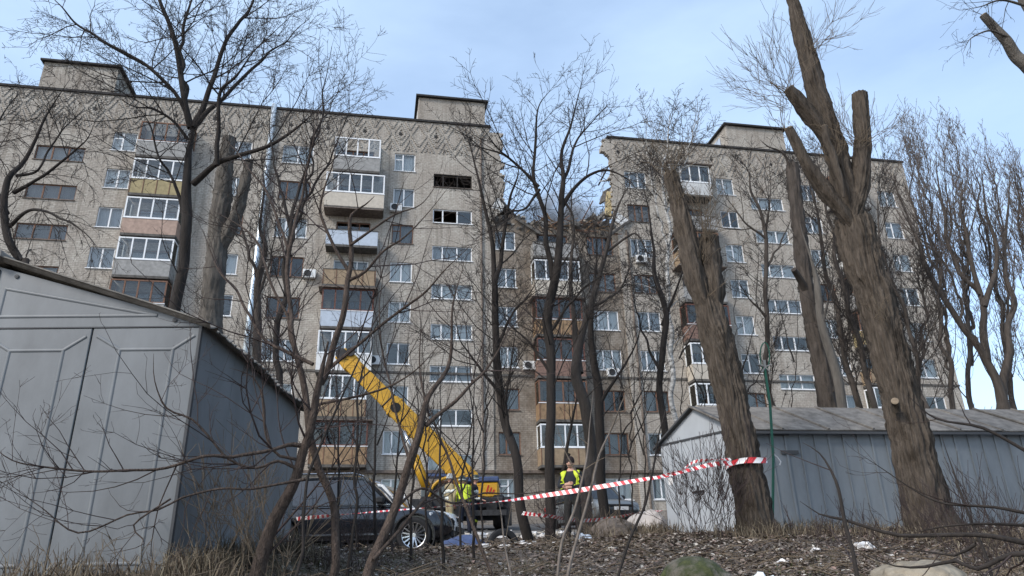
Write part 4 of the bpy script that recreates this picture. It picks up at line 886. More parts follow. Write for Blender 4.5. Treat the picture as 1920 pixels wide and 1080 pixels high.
t.limb([(1438, 450, 6), (1400, 420, 5), (1370, 380, 3), (1350, 340, 2)], 22, 21.5); t.limb([(1439, 500, 6), (1470, 440, 5), (1490, 390, 3)], 22, 22.5); t.limb([(1440, 600, 7), (1405, 560, 5), (1380, 520, 3)], 22, 21.6); t.limb([(1436, 430, 5), (1445, 360, 4), (1440, 300, 2.5)], 22, 22)
t.grow(dens=1.9, clen=1.3, lvl=3, up=.2, t0=.2); t.done()

# the two big pollards in front of the far garage
t = Tree('pollarded_willow', 'massive pollarded trunk with two sawn stubs, wrapped with barrier tape', 13, 'bark_deep', 'twig_pale')
t.limb([(1428, 1012, 84), (1416, 960, 72), (1400, 880, 64), (1380, 780, 63), (1356, 680, 66), (1340, 620, 67), (1330, 580, 56), (1322, 545, 38), (1316, 515, 16)], 12.0, root=True, sides=96, bark_ridge=27, step=.035, wob=0)
t.limb([(1330, 605, 30), (1306, 525, 46), (1289, 450, 42), (1275, 390, 38), (1263, 345, 33), (1256, 324, 31)], 12.0, 11.9, sides=60, bark_ridge=16, step=.05, wob=0, cut=True)
t.limb([(1340, 615, 30), (1338, 545, 46), (1333, 485, 43), (1329, 446, 40)], 12.0, 12.1, sides=60, bark_ridge=16, step=.05, wob=0, cut=True)
t.saw(1); t.saw(2)
for (x, y), n, ln in (((1260, 335), 26, 1.3), ((1268, 380), 12, .8), ((1329, 446), 34, 1.25), ((1318, 490), 14, .8), ((1335, 560), 12, .5), ((1350, 640), 12, .4)): t.shoots(at(x, y, 11.85), n, ln, .45)
t.done()
t = Tree('pollarded_willow', 'tallest heavily pollarded trunk with several sawn limbs reaching out of the picture', 14, 'bark_deep', 'twig_pale')
t.limb([(1756, 1000, 100), (1738, 950, 88), (1718, 860, 80), (1694, 760, 76), (1668, 660, 74), (1640, 555, 74), (1622, 500, 76), (1610, 455, 80), (1600, 415, 72), (1592, 380, 44), (1586, 350, 16)], 11.0, root=True, sides=96, bark_ridge=30, step=.035, wob=0)
t.limb([(1628, 520, 40), (1606, 440, 58), (1580, 330, 62), (1560, 260, 60), (1535, 180, 52), (1512, 100, 44), (1496, 40, 38), (1482, -20, 34), (1474, -80, 30)], 11.0, 10.8, sides=72, bark_ridge=18, step=.045, wob=0)
t.limb([(1594, 450, 20), (1600, 400, 34), (1612, 350, 38), (1616, 290, 37), (1616, 230, 33), (1612, 176, 30)], 10.9, 10.7, sides=60, bark_ridge=14, step=.045, wob=0, cut=True)
t.limb([(1572, 300, 12), (1552, 265, 28), (1528, 228, 31), (1502, 195, 30), (1478, 166, 26)], 10.9, 10.6, sides=48, bark_ridge=12, step=.045, wob=0, cut=True)
t.limb([(1608, 450, 10), (1584, 405, 28), (1550, 360, 31), (1520, 320, 29), (1498, 280, 24), (1478, 240, 19)], 10.9, 10.5, sides=48, bark_ridge=12, step=.045, wob=0, cut=True)
t.limb([(1582, 370, 5), (1572, 325, 16), (1560, 290, 16), (1550, 260, 15), (1546, 236, 12)], 10.6, 10.45, sides=24, step=.05, cut=True)
t.limb([(1680, 770, 19), (1679, 758, 17), (1678, 752, 16)], 10.72, 10.56, sides=20, step=.05, cut=True); t.saw(6)
for i in (2, 3, 4, 5): t.saw(i)
for (x, y), n, ln, le in (((1476, 172), 22, 1.0, (-.5, 0, 0)), ((1480, 200), 12, .9, (-.4, 0, -.3)), ((1525, 90), 22, .9, (.7, 0, .1)), ((1604, 270), 18, .8, (-.5, 0, .1)), ((1620, 270), 14, .7, (.8, 0, 0)), ((1480, 250), 10, .6, (-.2, 0, 0)), ((1560, 300), 16, .5, (0, 0, 0)), ((1655, 600), 8, .35, (0, -.6, 0)), ((1640, 590), 5, .3, (-.2, -.6, 0))): t.shoots(at(x, y, 10.6), int(n * 1.15), ln * 1.35, .55, .5, .005, le, 3.2)
t.done()
# trunks behind the far garage
t = Tree('pollarded_willow', 'topped dark trunk standing between the two big pollards, behind the garage', 15, 'bark', 'twig')
t.limb([(1560, 800, 40), (1542, 690, 38), (1515, 560, 35), (1500, 440, 30), (1492, 370, 27), (1486, 308, 24)], 18.5, root=True, sides=40, bark_ridge=18, step=.08, cut=True); t.limb([(1512, 545, 16), (1498, 520, 14), (1488, 505, 12)], 18.4, 18, cut=True); t.limb([(1515, 530, 8), (1530, 500, 7), (1545, 480, 6)], 18.4, 18.2); t.limb([(1490, 340, 8), (1470, 290, 6), (1440, 275, 5), (1425, 262, 3)], 18.5, 18)
t.shoots(at(1487, 310, 18.5), 20, 1.0); t.grow([0, 3], dens=1.0, clen=1.2, lvl=3, up=.3, t0=.3); t.saw(0); t.done()
t = Tree('young_tree', 'smooth pale grey trunk leaning against the topped dark trunk', 16, 'bark_pale', 'twig')
t.limb([(1590, 800, 27), (1564, 690, 25), (1540, 600, 22), (1526, 535, 18), (1515, 480, 9), (1500, 420, 5)], 17.8, root=True); t.limb([(1552, 650, 10), (1545, 600, 6), (1560, 540, 4), (1558, 480, 2.5)], 17.8, 17.5); t.grow(dens=1.0, clen=1.0, lvl=3, t0=.4); t.done()
for lb, sd, pts, Y in (('thin leaning poplar stem, left one behind the tallest pollard', 17, [(1628, 800, 18), (1596, 680, 15), (1568, 578, 13), (1545, 485, 10), (1525, 380, 7), (1510, 300, 4)], 23), ('thin leaning poplar stem, right one behind the tallest pollard', 18, [(1645, 800, 17), (1605, 652, 15), (1582, 550, 13), (1559, 453, 10), (1545, 360, 6), (1530, 290, 3)], 22), ('thin bent tree between the tallest pollard and the end of the block', 19, [(1742, 790, 15), (1721, 684, 13), (1702, 619, 11), (1679, 541, 9), (1656, 485, 7), (1645, 400, 5), (1650, 330, 3)], 21), ('slim dark sapling right of the tallest pollard near the block corner', 20, [(1720, 790, 10), (1722, 700, 9), (1730, 600, 7), (1725, 520, 5), (1735, 440, 3)], 24)):
    t = Tree('young_tree', lb, sd, 'bark', 'twig'); t.limb(pts, Y, root=True); t.grow(dens=2.2, clen=1.7, lvl=3, up=.45, ang=(20, 48), t0=.3); t.done()
# poplars past the end of the block
t = Tree('poplar_tree', 'many stemmed upswept poplar at the right edge of the picture', 21, 'bark', 'twig_far')
t.limb([(1885, 800, 40), (1880, 770, 34), (1869, 744, 26), (1846, 666, 18), (1804, 601, 16), (1758, 531, 13), (1730, 476, 11), (1707, 430, 8), (1690, 370, 5), (1685, 300, 3)], 24, root=True)
t.limb([(1850, 675, 18), (1846, 587, 16), (1836, 550, 14), (1800, 517, 11), (1781, 457, 9), (1767, 393, 7), (1758, 328, 4), (1755, 280, 2.5)], 24, 24.5)
t.limb([(1846, 575, 13), (1864, 517, 12), (1867, 462, 10), (1850, 406, 7), (1841, 340, 4), (1838, 300, 2.5)], 24, 24); t.limb([(1838, 552, 12), (1823, 490, 11), (1809, 430, 9), (1800, 390, 7), (1805, 330, 3)], 24, 23.5)
t.limb([(1880, 760, 20), (1892, 633, 16), (1897, 568, 14), (1890, 504, 11), (1887, 439, 8), (1890, 370, 5), (1895, 310, 3)], 24, 24.4); t.limb([(1800, 600, 7), (1790, 530, 6), (1740, 440, 5), (1725, 360, 3), (1720, 300, 2)], 24, 25)
t.grow(dens=1.1, clen=1.7, lvl=3, up=.75, ang=(16, 42), t0=.3, wob=.16); t.done()
for lb, sd, x, Y, hy in (('upswept poplar hiding the right corner of the block, leftmost of the row', 22, 1790, 29, 255), ('upswept poplar just past the right corner of the block, second of the row', 23, 1830, 31, 250), ('bushy topped poplar with the tallest tip at far right, third of the row', 24, 1905, 33, 285), ('upswept poplar cut by the right edge of the picture', 25, 1960, 30, 320)):
    t = Tree('poplar_tree', lb, sd, 'bark', 'twig_far', group='row of poplars past the end of the block'); dx = {22: -85, 23: -60, 24: -75, 25: -60}[sd]
    t.limb([(x, 800, 15), (x + dx * .25, 650, 11), (x + dx * .6, 480, 7), (x + dx * .95, 330, 3.5), (x + dx, hy, 2)], Y, root=True)
    for q in range(3): s_ = t.r.uniform(-1, 1) * 30; f_ = t.r.uniform(.3, .6); t.limb([(x + dx * .3 * f_, 800 - 300 * f_, 6), (x + dx * .5 + s_ * .6, 480, 4.5), (x + dx * .85 + s_, 340, 3), (x + dx + s_, hy + t.r.uniform(0, 40), 2)], Y, Y + t.r.uniform(-1, 1))
    t.grow(dens=1.0, clen=2.0, lvl=3, up=.9, ang=(14, 36), t0=.22, wob=.14); t.done()
# tree outside the right edge, one sawn pale limb reaching in
t = Tree('lopped_tree', 'pale freshly sawn limb and twigs poking in at the top right corner', 26, 'bark_pale', 'twig')
t.limb([(2190, 1010, 90), (2160, 800, 78), (2110, 520, 70), (2070, 330, 60), (2040, 230, 52)], 9.5, root=True, sides=40, bark_ridge=18, step=.08)
t.limb([(2050, 250, 42), (1990, 190, 34), (1930, 130, 27), (1885, 78, 21), (1843, 28, 15)], 9.5, 9.2, sides=24, step=.06, cut=True); t.saw(1)
t.limb([(2045, 240, 40), (2000, 130, 32), (1945, 50, 26), (1905, -20, 24), (1890, -100, 20)], 9.5, 9.3); t.limb([(1892, 70, 7), (1855, 58, 5), (1820, 72, 4), (1805, 100, 2)], 9.2, 9); t.limb([(1920, 10, 7), (1880, 0, 6), (1840, 12, 4), (1800, 20, 2)], 9.2, 9)
t.grow([3, 4], dens=3.2, clen=.55, lvl=3, up=-.05, wob=.3, t0=.05); t.grow([1], dens=1.4, clen=.5, lvl=2, t0=.5); t.done()
# thicket behind the garage at the right and behind the yard at the left
for lb, sd, x, y, Y, n, h in (('tangled leafless bush at the right edge above the garage roof', 31, 1900, 800, 20, 26, 2.6), ('leafless bush between the poplars and the garage roof', 32, 1800, 800, 20, 22, 2.3), ('leafless bush behind the garage roof near the tallest pollard', 33, 1660, 800, 19.5, 18, 2.2), ('thin leafless bush behind the left part of the far garage', 34, 1500, 800, 19.5, 14, 2.4)):
    t = Tree('leafless_bush', lb, sd, 'bark', 'twig', cat='bush'); p = at(x, y, Y); p.z = tz(p.x, p.y) - .05; t.base = p; t.min_r = 3e-4 * Y
    for i in range(n): t.shoots(p + Vector((t.r.uniform(-1, 1), t.r.uniform(-.6, .6), 0)), 1, h, .5, .9, .014, sub=5)
    t.done()

print('TRIS', sum(len(m.polygons) * 2 * m.users for m in bpy.data.meshes if m.name.startswith(('crown', 'trunk'))))

# ------------------------------------------------------------------ foreground saplings and brush
def multi(name, label, seed, bark, twig, stems, cat='tree', **g):
    t = Tree(name, label, seed, bark, twig, cat=cat)
    for i, (pts, Y, Y1) in enumerate(stems): t.limb(pts, Y, Y1, root=(i == 0), wob=.02)
    t.grow(**g); t.done(); return t
multi('boxelder_tree', 'leaning red brown foreground tree whose long low branches cross the near garage', 41, 'bark_red', 'twig_red', [
    ([(484, 1075, 42), (500, 1020, 38), (520, 965, 34), (540, 925, 31), (556, 888, 28), (569, 844, 25), (588, 800, 22), (598, 740, 20), (606, 690, 18), (615, 640, 14)], 6.2, 6.0),
    ([(572, 838, 13), (533, 827, 12), (490, 838, 11), (444, 849, 10), (383, 858, 9), (278, 874, 8), (194, 879, 7), (111, 874, 6), (33, 861, 5), (-20, 835, 4)], 6.1, 5.2),
    ([(560, 880, 9), (520, 866, 8), (478, 880, 7), (433, 863, 7), (395, 820, 6), (361, 786, 6), (311, 763, 5), (289, 713, 4), (288, 663, 3)], 6.1, 5.5),
    ([(575, 898, 8), (520, 908, 7), (456, 919, 6), (390, 922, 6), (333, 933, 6), (290, 958, 5), (233, 969, 5), (150, 983, 5), (83, 958, 4), (11, 902, 3)], 6.0, 5.2),
    ([(560, 862, 8), (511, 840, 7), (483, 724, 5), (461, 700, 4), (430, 690, 3)], 6.1, 5.8),
    ([(587, 683, 9), (517, 650, 9), (462, 583, 8), (433, 533, 7), (400, 481, 6), (380, 430, 4)], 6.2, 6.6),
    ([(320, 935, 5), (250, 985, 5), (270, 1020, 4), (200, 1040, 3)], 5.5, 5.3)], dens=2.0, clen=.8, lvl=3, up=.35, wob=.26, t0=.08)
multi('boxelder_tree', 'straight red brown sapling rising in front of the black SUV and the crane boom', 42, 'bark_red', 'twig_red', [
    ([(617, 1085, 25), (613, 1023, 23), (606, 930, 21), (589, 856, 20), (584, 800, 19), (580, 745, 18), (575, 713, 17), (562, 662, 15), (554, 606, 13), (546, 542, 12), (544, 467, 11), (556, 400, 9), (575, 340, 7), (590, 271, 5), (600, 200, 3)], 6.4, 6.4),
    ([(600, 720, 18), (617, 690, 18), (630, 645, 17), (646, 583, 16), (654, 517, 14), (655, 437, 11), (660, 405, 8), (685, 385, 6), (702, 368, 4)], 6.4, 6.3),
    ([(655, 510, 9), (630, 470, 9), (608, 421, 8), (600, 387, 7), (606, 350, 6), (625, 300, 4), (645, 230, 3)], 6.35, 6.2),
    ([(655, 525, 9), (685, 510, 8), (720, 470, 7), (760, 440, 5), (800, 400, 4), (850, 340, 3)], 6.35, 6.0),
    ([(656, 460, 8), (700, 430, 7), (745, 400, 5), (790, 380, 4), (830, 330, 3)], 6.3, 6.1),
    ([(618, 690, 10), (680, 640, 9), (745, 590, 8), (800, 550, 6), (850, 500, 4), (880, 460, 3)], 6.4, 5.9),
    ([(566, 680, 9), (537, 600, 8), (500, 520, 7), (483, 450, 6), (440, 415, 5), (400, 396, 3)], 6.4, 6.8),
    ([(545, 480, 8), (520, 420, 7), (490, 350, 5), (450, 290, 4), (420, 260, 3)], 6.4, 6.6),
    ([(590, 760, 7), (650, 745, 7), (720, 730, 6), (780, 690, 5), (830, 640, 3)], 6.4, 6.0)], dens=1.5, clen=.8, lvl=3, up=.3, wob=.22, t0=.15)
multi('boxelder_tree', 'diagonal bare sapling crossing the front wheel of the black SUV', 43, 'bark_red', 'twig_red', [
    ([(690, 1085, 30), (700, 1050, 28), (724, 990, 25), (751, 916, 23), (784, 833, 20), (798, 796, 19), (816, 745, 14), (839, 690, 11), (849, 629, 8), (858, 560, 6), (870, 490, 4)], 6.0, 6.2),
    ([(798, 798, 12), (825, 775, 11), (853, 754, 10), (885, 720, 8), (914, 694, 7), (945, 640, 5), (960, 590, 3)], 6.1, 6.3),
    ([(770, 870, 8), (745, 800, 7), (735, 720, 6), (720, 640, 5), (716, 560, 4), (708, 470, 3)], 6.1, 6.4),
    ([(735, 960, 7), (790, 915, 7), (850, 945, 6), (900, 925, 5), (990, 925, 4), (1050, 915, 3)], 6.1, 7.2),
    ([(805, 780, 6), (790, 700, 5), (790, 620, 4), (780, 540, 3)], 6.1, 6.4), ([(700, 1050, 10), (760, 975, 9), (800, 930, 7), (830, 880, 5), (900, 780, 3)], 6.0, 6.6)], dens=1.4, clen=.7, lvl=3, up=.3, wob=.24, t0=.2)
sp = [('thin upright sapling left of the diagonal one, before the SUV bonnet', 44, [(560, 1085, 10), (565, 980, 9), (590, 860, 8), (640, 740, 6), (690, 640, 5), (735, 560, 3)], 5.8, 'bark_dark'),
    ('thin sapling rising across the SUV door', 45, [(655, 1060, 9), (665, 960, 8), (672, 850, 7), (676, 740, 6), (700, 600, 4), (705, 480, 3)], 7.2, 'bark_dark'),
    ('leaning red brown stem falling right towards the bottom centre', 46, [(930, 1090, 9), (905, 1030, 10), (880, 970, 10), (850, 900, 9), (835, 850, 7), (800, 760, 5), (790, 660, 3)], 6.0, 'bark_red'),
    ('pale thin sapling pair member leaning right across the officer', 47, [(1062, 1090, 10), (1085, 1010, 9), (1110, 920, 8), (1130, 840, 6), (1160, 770, 5), (1195, 690, 3)], 5.6, 'stem_pale'),
    ('pale thin sapling standing steeply across the officer', 48, [(1042, 1090, 9), (1060, 1020, 8), (1085, 930, 7), (1103, 850, 6), (1110, 790, 4), (1112, 730, 3)], 5.6, 'stem_pale'),
    ('dark thin stem left of the pale gable end leaning right', 49, [(1150, 1090, 9), (1180, 1010, 8), (1210, 930, 7), (1230, 860, 6), (1245, 780, 4), (1255, 700, 3)], 5.8, 'bark_dark'),
    ('pale stick like sapling before the crane truck', 50, [(960, 1085, 6), (948, 1020, 6), (940, 960, 5), (932, 930, 4)], 6.4, 'stem_pale'),
    ('dark budded stem leaning left in front of the far garage', 51, [(1612, 1090, 12), (1598, 1030, 11), (1580, 970, 10), (1560, 900, 8), (1535, 850, 6), (1505, 830, 4)], 4.6, 'bark_dark'),
    ('slim budded stem before the tallest pollard base', 52, [(1850, 1050, 9), (1820, 980, 8), (1795, 920, 7), (1780, 870, 5), (1765, 815, 3)], 4.6, 'bark_dark')]
for lb, sd, pts, Y, bk in sp:
    t = Tree('sapling', lb, sd, bk, 'twig_pale' if bk == 'stem_pale' else 'twig_red', cat='sapling'); t.limb(pts, Y, Y + .3, root=True, wob=.012); t.grow(dens=1.1 if sd < 47 else .9, clen=.42, lvl=2, up=.3, wob=.25, t0=.3); t.done()
# fallen brush with low branches at the lower right
for lb, sd, ls in (('long dark bough arching low across the right foreground', 53, [([(1960, 860, 11), (1930, 850, 10), (1850, 810, 9), (1760, 790, 7), (1700, 740, 5)], 4.4, 4.7), ([(1960, 1025, 14), (1860, 1010, 13), (1780, 1008, 11), (1700, 1000, 10), (1640, 980, 9), (1590, 968, 8), (1540, 962, 6), (1500, 940, 4)], 4.3, 4.9), ([(1940, 965, 9), (1860, 950, 8), (1790, 945, 7), (1740, 930, 5), (1660, 880, 4), (1610, 850, 3)], 4.4, 4.9)]),
    ('crooked grey bough lying over the pale boulder', 54, [([(1970, 1040, 15), (1900, 1040, 13), (1840, 1070, 12), (1800, 1055, 10), (1740, 1065, 8), (1680, 1062, 6), (1620, 1040, 4)], 4.0, 4.6), ([(1830, 1020, 8), (1790, 1040, 7), (1730, 1030, 6), (1640, 1030, 4)], 4.2, 4.6), ([(1940, 985, 8), (1850, 985, 7), (1760, 990, 6), (1720, 998, 4)], 4.5, 4.9)])):
    t = Tree('fallen_bough', lb, sd, 'bark_dark', 'twig_red', cat='bough')
    for pts, Y, Y1 in ls: t.limb(pts, Y, Y1, wob=.03)
    t.grow(dens=1.4, clen=.4, lvl=2, up=.25, wob=.3, t0=.05); t.done()
# tall dead weeds and brush against walls
for lb, sd, x0, x1, y, Y, n, h in (('dry brush growing along the side wall of the near garage', 61, 345, 560, 1055, 6.6, 46, 1.15), ('dry brush under the front edge of the near garage', 62, 40, 330, 1075, 5.7, 34, .42), ('thorny leafless shrub before the pale gable end', 63, 1290, 1370, 1000, 11.6, 46, 1.5), ('low bramble tangle at the foot of the tallest pollard', 64, 1660, 1820, 1000, 9.8, 40, .8), ('bramble tangle at the right edge of the ground', 65, 1800, 1930, 1010, 8.0, 44, 1.0), ('brush around the mound behind the officer', 66, 1100, 1190, 1010, 14.0, 34, .6), ('dark shrub at the feet of the officer', 67, 1035, 1085, 1020, 14.6, 26, 1.0), ('brush beside the wheels of the black SUV', 68, 560, 720, 1050, 8.5, 36, .8), ('low brush between the two big pollards', 69, 1470, 1650, 1010, 9.5, 40, .6)):
    t = Tree('leafless_bush', lb, sd, 'bark', 'twig_pale' if sd in (61, 62, 66) else 'twig_red', cat='bush'); b0 = at((x0 + x1) / 2, y, Y); t.base = Vector((b0.x, b0.y, tz(b0.x, b0.y))); t.min_r = max(.0022, 2.4e-4 * Y)
    for i in range(n):
        p = at(t.r.uniform(x0, x1), y, Y + t.r.uniform(-.4, .4)); p.z = tz(p.x, p.y) - .03; t.shoots(p, 1, h, .42, .8, .004, sub=4)
    t.done()

SL = ['slim dark sapling rising past the far eave of the near garage', 'slim sapling just right of the far eave of the near garage', 'slim sapling in line with the crane boom tip', 'slim sapling right of the crane boom tip, before the balcony column', 'near slim sapling crossing the upper crane boom', 'slim sapling behind the round opening of the crane boom', 'near slim sapling before the middle of the crane boom', 'slim sapling standing over the SUV windscreen', 'near slim sapling over the SUV bonnet', 'slim sapling rising from the lower crane boom', 'near slim sapling rising beside the crane cab hoop', 'slim sapling left of the leaning slender tree by the crane', 'slim sapling right behind the silver car', 'slim sapling between the silver car and the tarp heap', 'slim sapling rising behind the tarp heap', 'slim sapling right of the white birch', 'slim sapling hidden behind the wrapped pollard', 'slim sapling just right of the wrapped pollard, behind the garage', 'slim sapling left of the topped dark trunk behind the garage']
r_ = np.random.RandomState(90)
for i, (x, Y, top) in enumerate([(455, 12, 560), (505, 11, 520), (640, 11, 610), (668, 13, 560), (700, 9, 640), (735, 12, 600), (770, 10, 650), (800, 13, 560), (830, 9, 700), (862, 12, 600), (890, 10, 640), (905, 14, 520), (1160, 17, 560), (1185, 19, 520), (1210, 18, 600), (1280, 20, 480), (1330, 21, 420), (1395, 21, 430), (1480, 21, 470)]):
    t = Tree('sapling', SL[i], 100 + i, 'bark_dark', 'twig', cat='sapling', group='thin saplings before the flats')
    b = 1040 if Y < 16 else 960; dx = r_.uniform(-25, 25); t.limb([(x, b, 7 * 12 / Y), (x + dx * .2, lerp(b, top, .3), 6 * 12 / Y), (x + dx * .7 + r_.uniform(-12, 12), lerp(b, top, .65), 4.5 * 12 / Y), (x + dx + r_.uniform(-15, 15), top, 2.5)], Y, Y + r_.uniform(-.5, .5), root=True, wob=.008)
    for q in range(2): f = r_.uniform(.25, .6); y0 = lerp(b, top, f); sx = r_.choice((-1, 1)) * r_.uniform(30, 80); t.limb([(x + dx * f, y0, 4), (x + dx * f + sx * .5, y0 - 60, 3.2), (x + dx * f + sx, y0 - 150, 2)], Y, Y + r_.uniform(-.8, .8), wob=.012)
    t.grow(dens=.75, clen=.8, lvl=3, up=.25, wob=.25, t0=.15); t.done()

# ------------------------------------------------------------------ vehicles
def smooth_by_angle(me, a=35): shade(me, R(a))
def loft(stations, m=0):
    """stations: list of (x, ring) with ring = [(y, z)...] for the whole closed section"""
    mb = MB(); n = len(stations[0][1])
    for x, ring in stations: mb.v += [(x, y, z) for y, z in ring]
    for i in range(len(stations) - 1):
        for k in range(n): mb.f.append((i * n + k, i * n + (k + 1) % n, (i + 1) * n + (k + 1) % n, (i + 1) * n + k)); mb.m.append(m)
    mb.f.append(tuple(range(n))[::-1]); mb.f.append(tuple((len(stations) - 1) * n + k for k in range(n))); mb.m += [m, m]
    return mb
def boolean_cut(me, cutters):
    o = bpy.data.objects.new('tmp', me); COL.objects.link(o); cs = []
    for c in cutters:
        k = bpy.data.objects.new('tmpc', c); COL.objects.link(k); cs.append(k); b = o.modifiers.new('b', 'BOOLEAN'); b.object = k; b.operation = 'DIFFERENCE'; b.solver = 'EXACT'
    dg = bpy.context.evaluated_depsgraph_get(); new = bpy.data.meshes.new_from_object(o.evaluated_get(dg)); 
    for k in cs: bpy.data.objects.remove(k)
    bpy.data.objects.remove(o); return new
def wheel(parent, x, y, r, side, spokes=15):
    Mx = Matrix.Translation((x, y, r)) @ Matrix.Rotation(R(-90 * side), 4, 'X')      # local z points outwards
    ty = MB().lathe([(r * .66, -.11), (r * .9, -.115), (r * .985, -.085), (r, -.04), (r, .04), (r * .985, .085), (r * .9, .105), (r * .72, .10), (r * .66, .085)], 36, Mx).build('tyre', M['black'], parent, smooth=True)
    rim = MB().lathe([(r * .70, .092), (r * .685, .104), (r * .66, .10), (r * .63, .06), (r * .62, -.09)], 36, Mx)
    rim.lathe([(.001, .075), (r * .11, .075), (r * .14, .06), (r * .14, .02)], 18, Mx)
    for k in range(spokes):
        a = 2 * math.pi * k / spokes; c, s_ = math.cos(a), math.sin(a); p = Mx @ Vector((c * r * .12, s_ * r * .12, .062)); q = Mx @ Vector((c * r * .66, s_ * r * .66, .085)); rim.bar(p, q, .028, .022, up=(Mx.to_3x3() @ Vector((0, 0, 1))))
    rim.build('rim', M['chrome'], ty); MB().lathe([(.001, .01), (r * .5, .01), (r * .5, -.02)], 24, Mx).build('brake_disc', M['dark_steel'], ty)
def car(name, label, loc, rz, paint, L=4.5, W=1.84, H=1.66, suv=True, wr=.36, spokes=15, group=None, oh=.88):
    c = thing(name, label, 'car', loc, rz, group); hw = W / 2; zb = .24 if suv else .18; belt = H * .60; f = L / 2
    hood = H * .575; nose = H * .50; tail = H * .60
    # lower body: x station, bottom, top, half width, shoulder drop
    S = [(-f, .42, belt * .80, .80), (-f + .08, .32, belt * .97, .92), (-f + .35, zb + .03, belt, .985), (-f + .9, zb, belt, 1), (-.4, zb, belt, 1), (.55, zb, belt, 1), (f - 1.25, zb, belt - .01, 1), (f - .95, zb, hood, .995), (f - .5, zb + .02, lerp(hood, nose, .45), .97), (f - .18, .30, nose, .90), (f - .04, .36, nose - .12, .80), (f, .42, nose - .24, .72)]
    st = []
    for x, a, b, k in S:
        w = hw * k; h = b - a
        half = [(0, a), (w * .78, a), (w * .94, a + .05), (w * .985, a + h * .28), (w, a + h * .52), (w * .985, a + h * .80), (w * .93, a + h * .94), (w * .84, b), (w * .42, b + .022), (0, b + .03)]
        st.append((x, half + [(-y, z) for y, z in half[-2:0:-1]]))
    me = loft(st).mesh('body', paint); ax, bx = f - oh, -f + .88; cut = []
    for x in (ax, bx):
        for s in (1, -1):
            Mx = Matrix.Translation((x, s * hw, wr)) @ Matrix.Rotation(R(90), 4, 'X'); k = MB().lathe([(wr * 1.16, -.26), (wr * 1.16, .26)], 28, Mx); n = 28; k.f += [tuple(range(n))[::-1], tuple(range(n, 2 * n))]; k.m += [0, 0]; cut.append(k.mesh('cut', M['plastic']))
    me = boolean_cut(me, cut); me.name = 'body'; smooth_by_angle(me, 32); body = link('body', me, c)
    for x in (ax, bx):
        for s in (1, -1):
            wheel(c, x, s * (hw - .12), wr, s, spokes)
            Mx = Matrix.Translation((x, s * (hw - .03), wr)) @ Matrix.Rotation(R(90), 4, 'X'); MB().lathe([(wr * 1.15, -.03), (wr * 1.22, -.03), (wr * 1.22, .03), (wr * 1.15, .03)], 32, Mx).build('arch_trim', M['plastic'], c)
    # glasshouse
    roof = H - .04; r0, r1 = (-f + .45 if suv else -f + 1.0), f - 1.28
    G = [(-f + .16 if suv else -f + .62, belt, belt + .02, .80), (r0 - .02, belt, lerp(belt, roof, .72 if suv else .6), .80), (r0 + .35, belt, roof - .03, .80), (-.1, belt, roof, .81), (.35, belt, roof - .03, .80), (r1 - .28, belt, lerp(belt, roof, .55), .79), (r1, belt, belt + .03, .78)]
    st = []
    for x, a, b, k in G:
        w0, w1 = hw * .945, hw * k; t_ = (b - a) / (roof - belt); w1 = lerp(w0, w1, t_)
        half = [(0, a - .03), (w0, a - .03), (lerp(w0, w1, .5) + .015 * t_, lerp(a, b, .5)), (w1, b - .05 * t_), (w1 * .93, b - .012 * t_), (w1 * .5, b + .015 * t_), (0, b + .02 * t_)]
        st.append((x, half + [(-y, z) for y, z in half[-2:0:-1]]))
    me = loft(st).mesh('windows', M['car_glass']); smooth_by_angle(me, 30); link('windows', me, c)
    # painted roof skin and pillars over the glass
    rs = []
    for x, zz, k in ((r0 + .12, roof - .05, .80), (r0 + .4, roof + .005, .815), (-.1, roof + .035, .825), (.3, roof + .008, .815), (.42, roof - .02, .81)):
        w = hw * k; half = [(0, zz - .05), (w, zz - .07), (w, zz - .03), (w * .9, zz), (0, zz + .012)]; rs.append((x, half + [(-y, z) for y, z in half[-2:0:-1]]))
    me = loft(rs).mesh('roof', paint); smooth_by_angle(me, 40); link('roof', me, c)
    for s in (1, -1):
        w0, w1 = s * hw * .955, s * hw * .815
        p = MB(); p.bar((r1 + .02, w0 * .99, belt - .01), (.38, w1, roof - .05), .07, .06).build('windscreen_pillar', paint, c)
        p = MB(); p.bar((-.18, w0 * 1.0, belt), (-.2, w1 * 1.01, roof - .05), .05, .09).build('door_pillar', M['plastic'], c)
        p = MB(); p.bar((r0 + .05 if suv else r0 - .1, w0, belt), (r0 + .45, w1, roof - .05), .06, .12).build('rear_pillar', paint, c)
        MB().bar((r0 - .05, s * (hw * .962), belt + .015), (r1 - .02, s * (hw * .962), belt + .015), .02, .025).build('chrome_strip', M['chrome'], c)
        MB().bar((bx + .45, s * (hw * .985), .40), (ax - .45, s * (hw * .985), .40), .02, .035).build('chrome_strip', M['chrome'], c)
        if suv: MB().tube([(r0 + .3, s * hw * .72, roof + .03), (r0 + .5, s * hw * .72, roof + .085), (.1, s * hw * .72, roof + .085), (.3, s * hw * .72, roof + .02)], .018, 8).build('roof_rail', M['chrome'], c)
        mr = MB(); mr.box((r1 - .32, s * hw * 1.0 - .04 + (.0 if s > 0 else -.12), belt + .02), (r1 - .14, s * hw * 1.0 + .04 + (.12 if s > 0 else 0), belt + .17)); mr.build('mirror', M['plastic'], c, bevel=.04)
        for x0 in (.12, -.95): MB().box((x0, s * hw * .985 - .012, belt - .17), (x0 + .2, s * hw * .985 + .022, belt - .14)).build('door_handle', M['chrome'], c)
        for x0 in (r1 - .1, -.19, -1.12): MB().box((x0 - .004, s * hw * .972 - .012, zb + .16), (x0 + .004, s * hw * .998 + .006, belt - .06)).build('door_gap', M['plastic'], c)
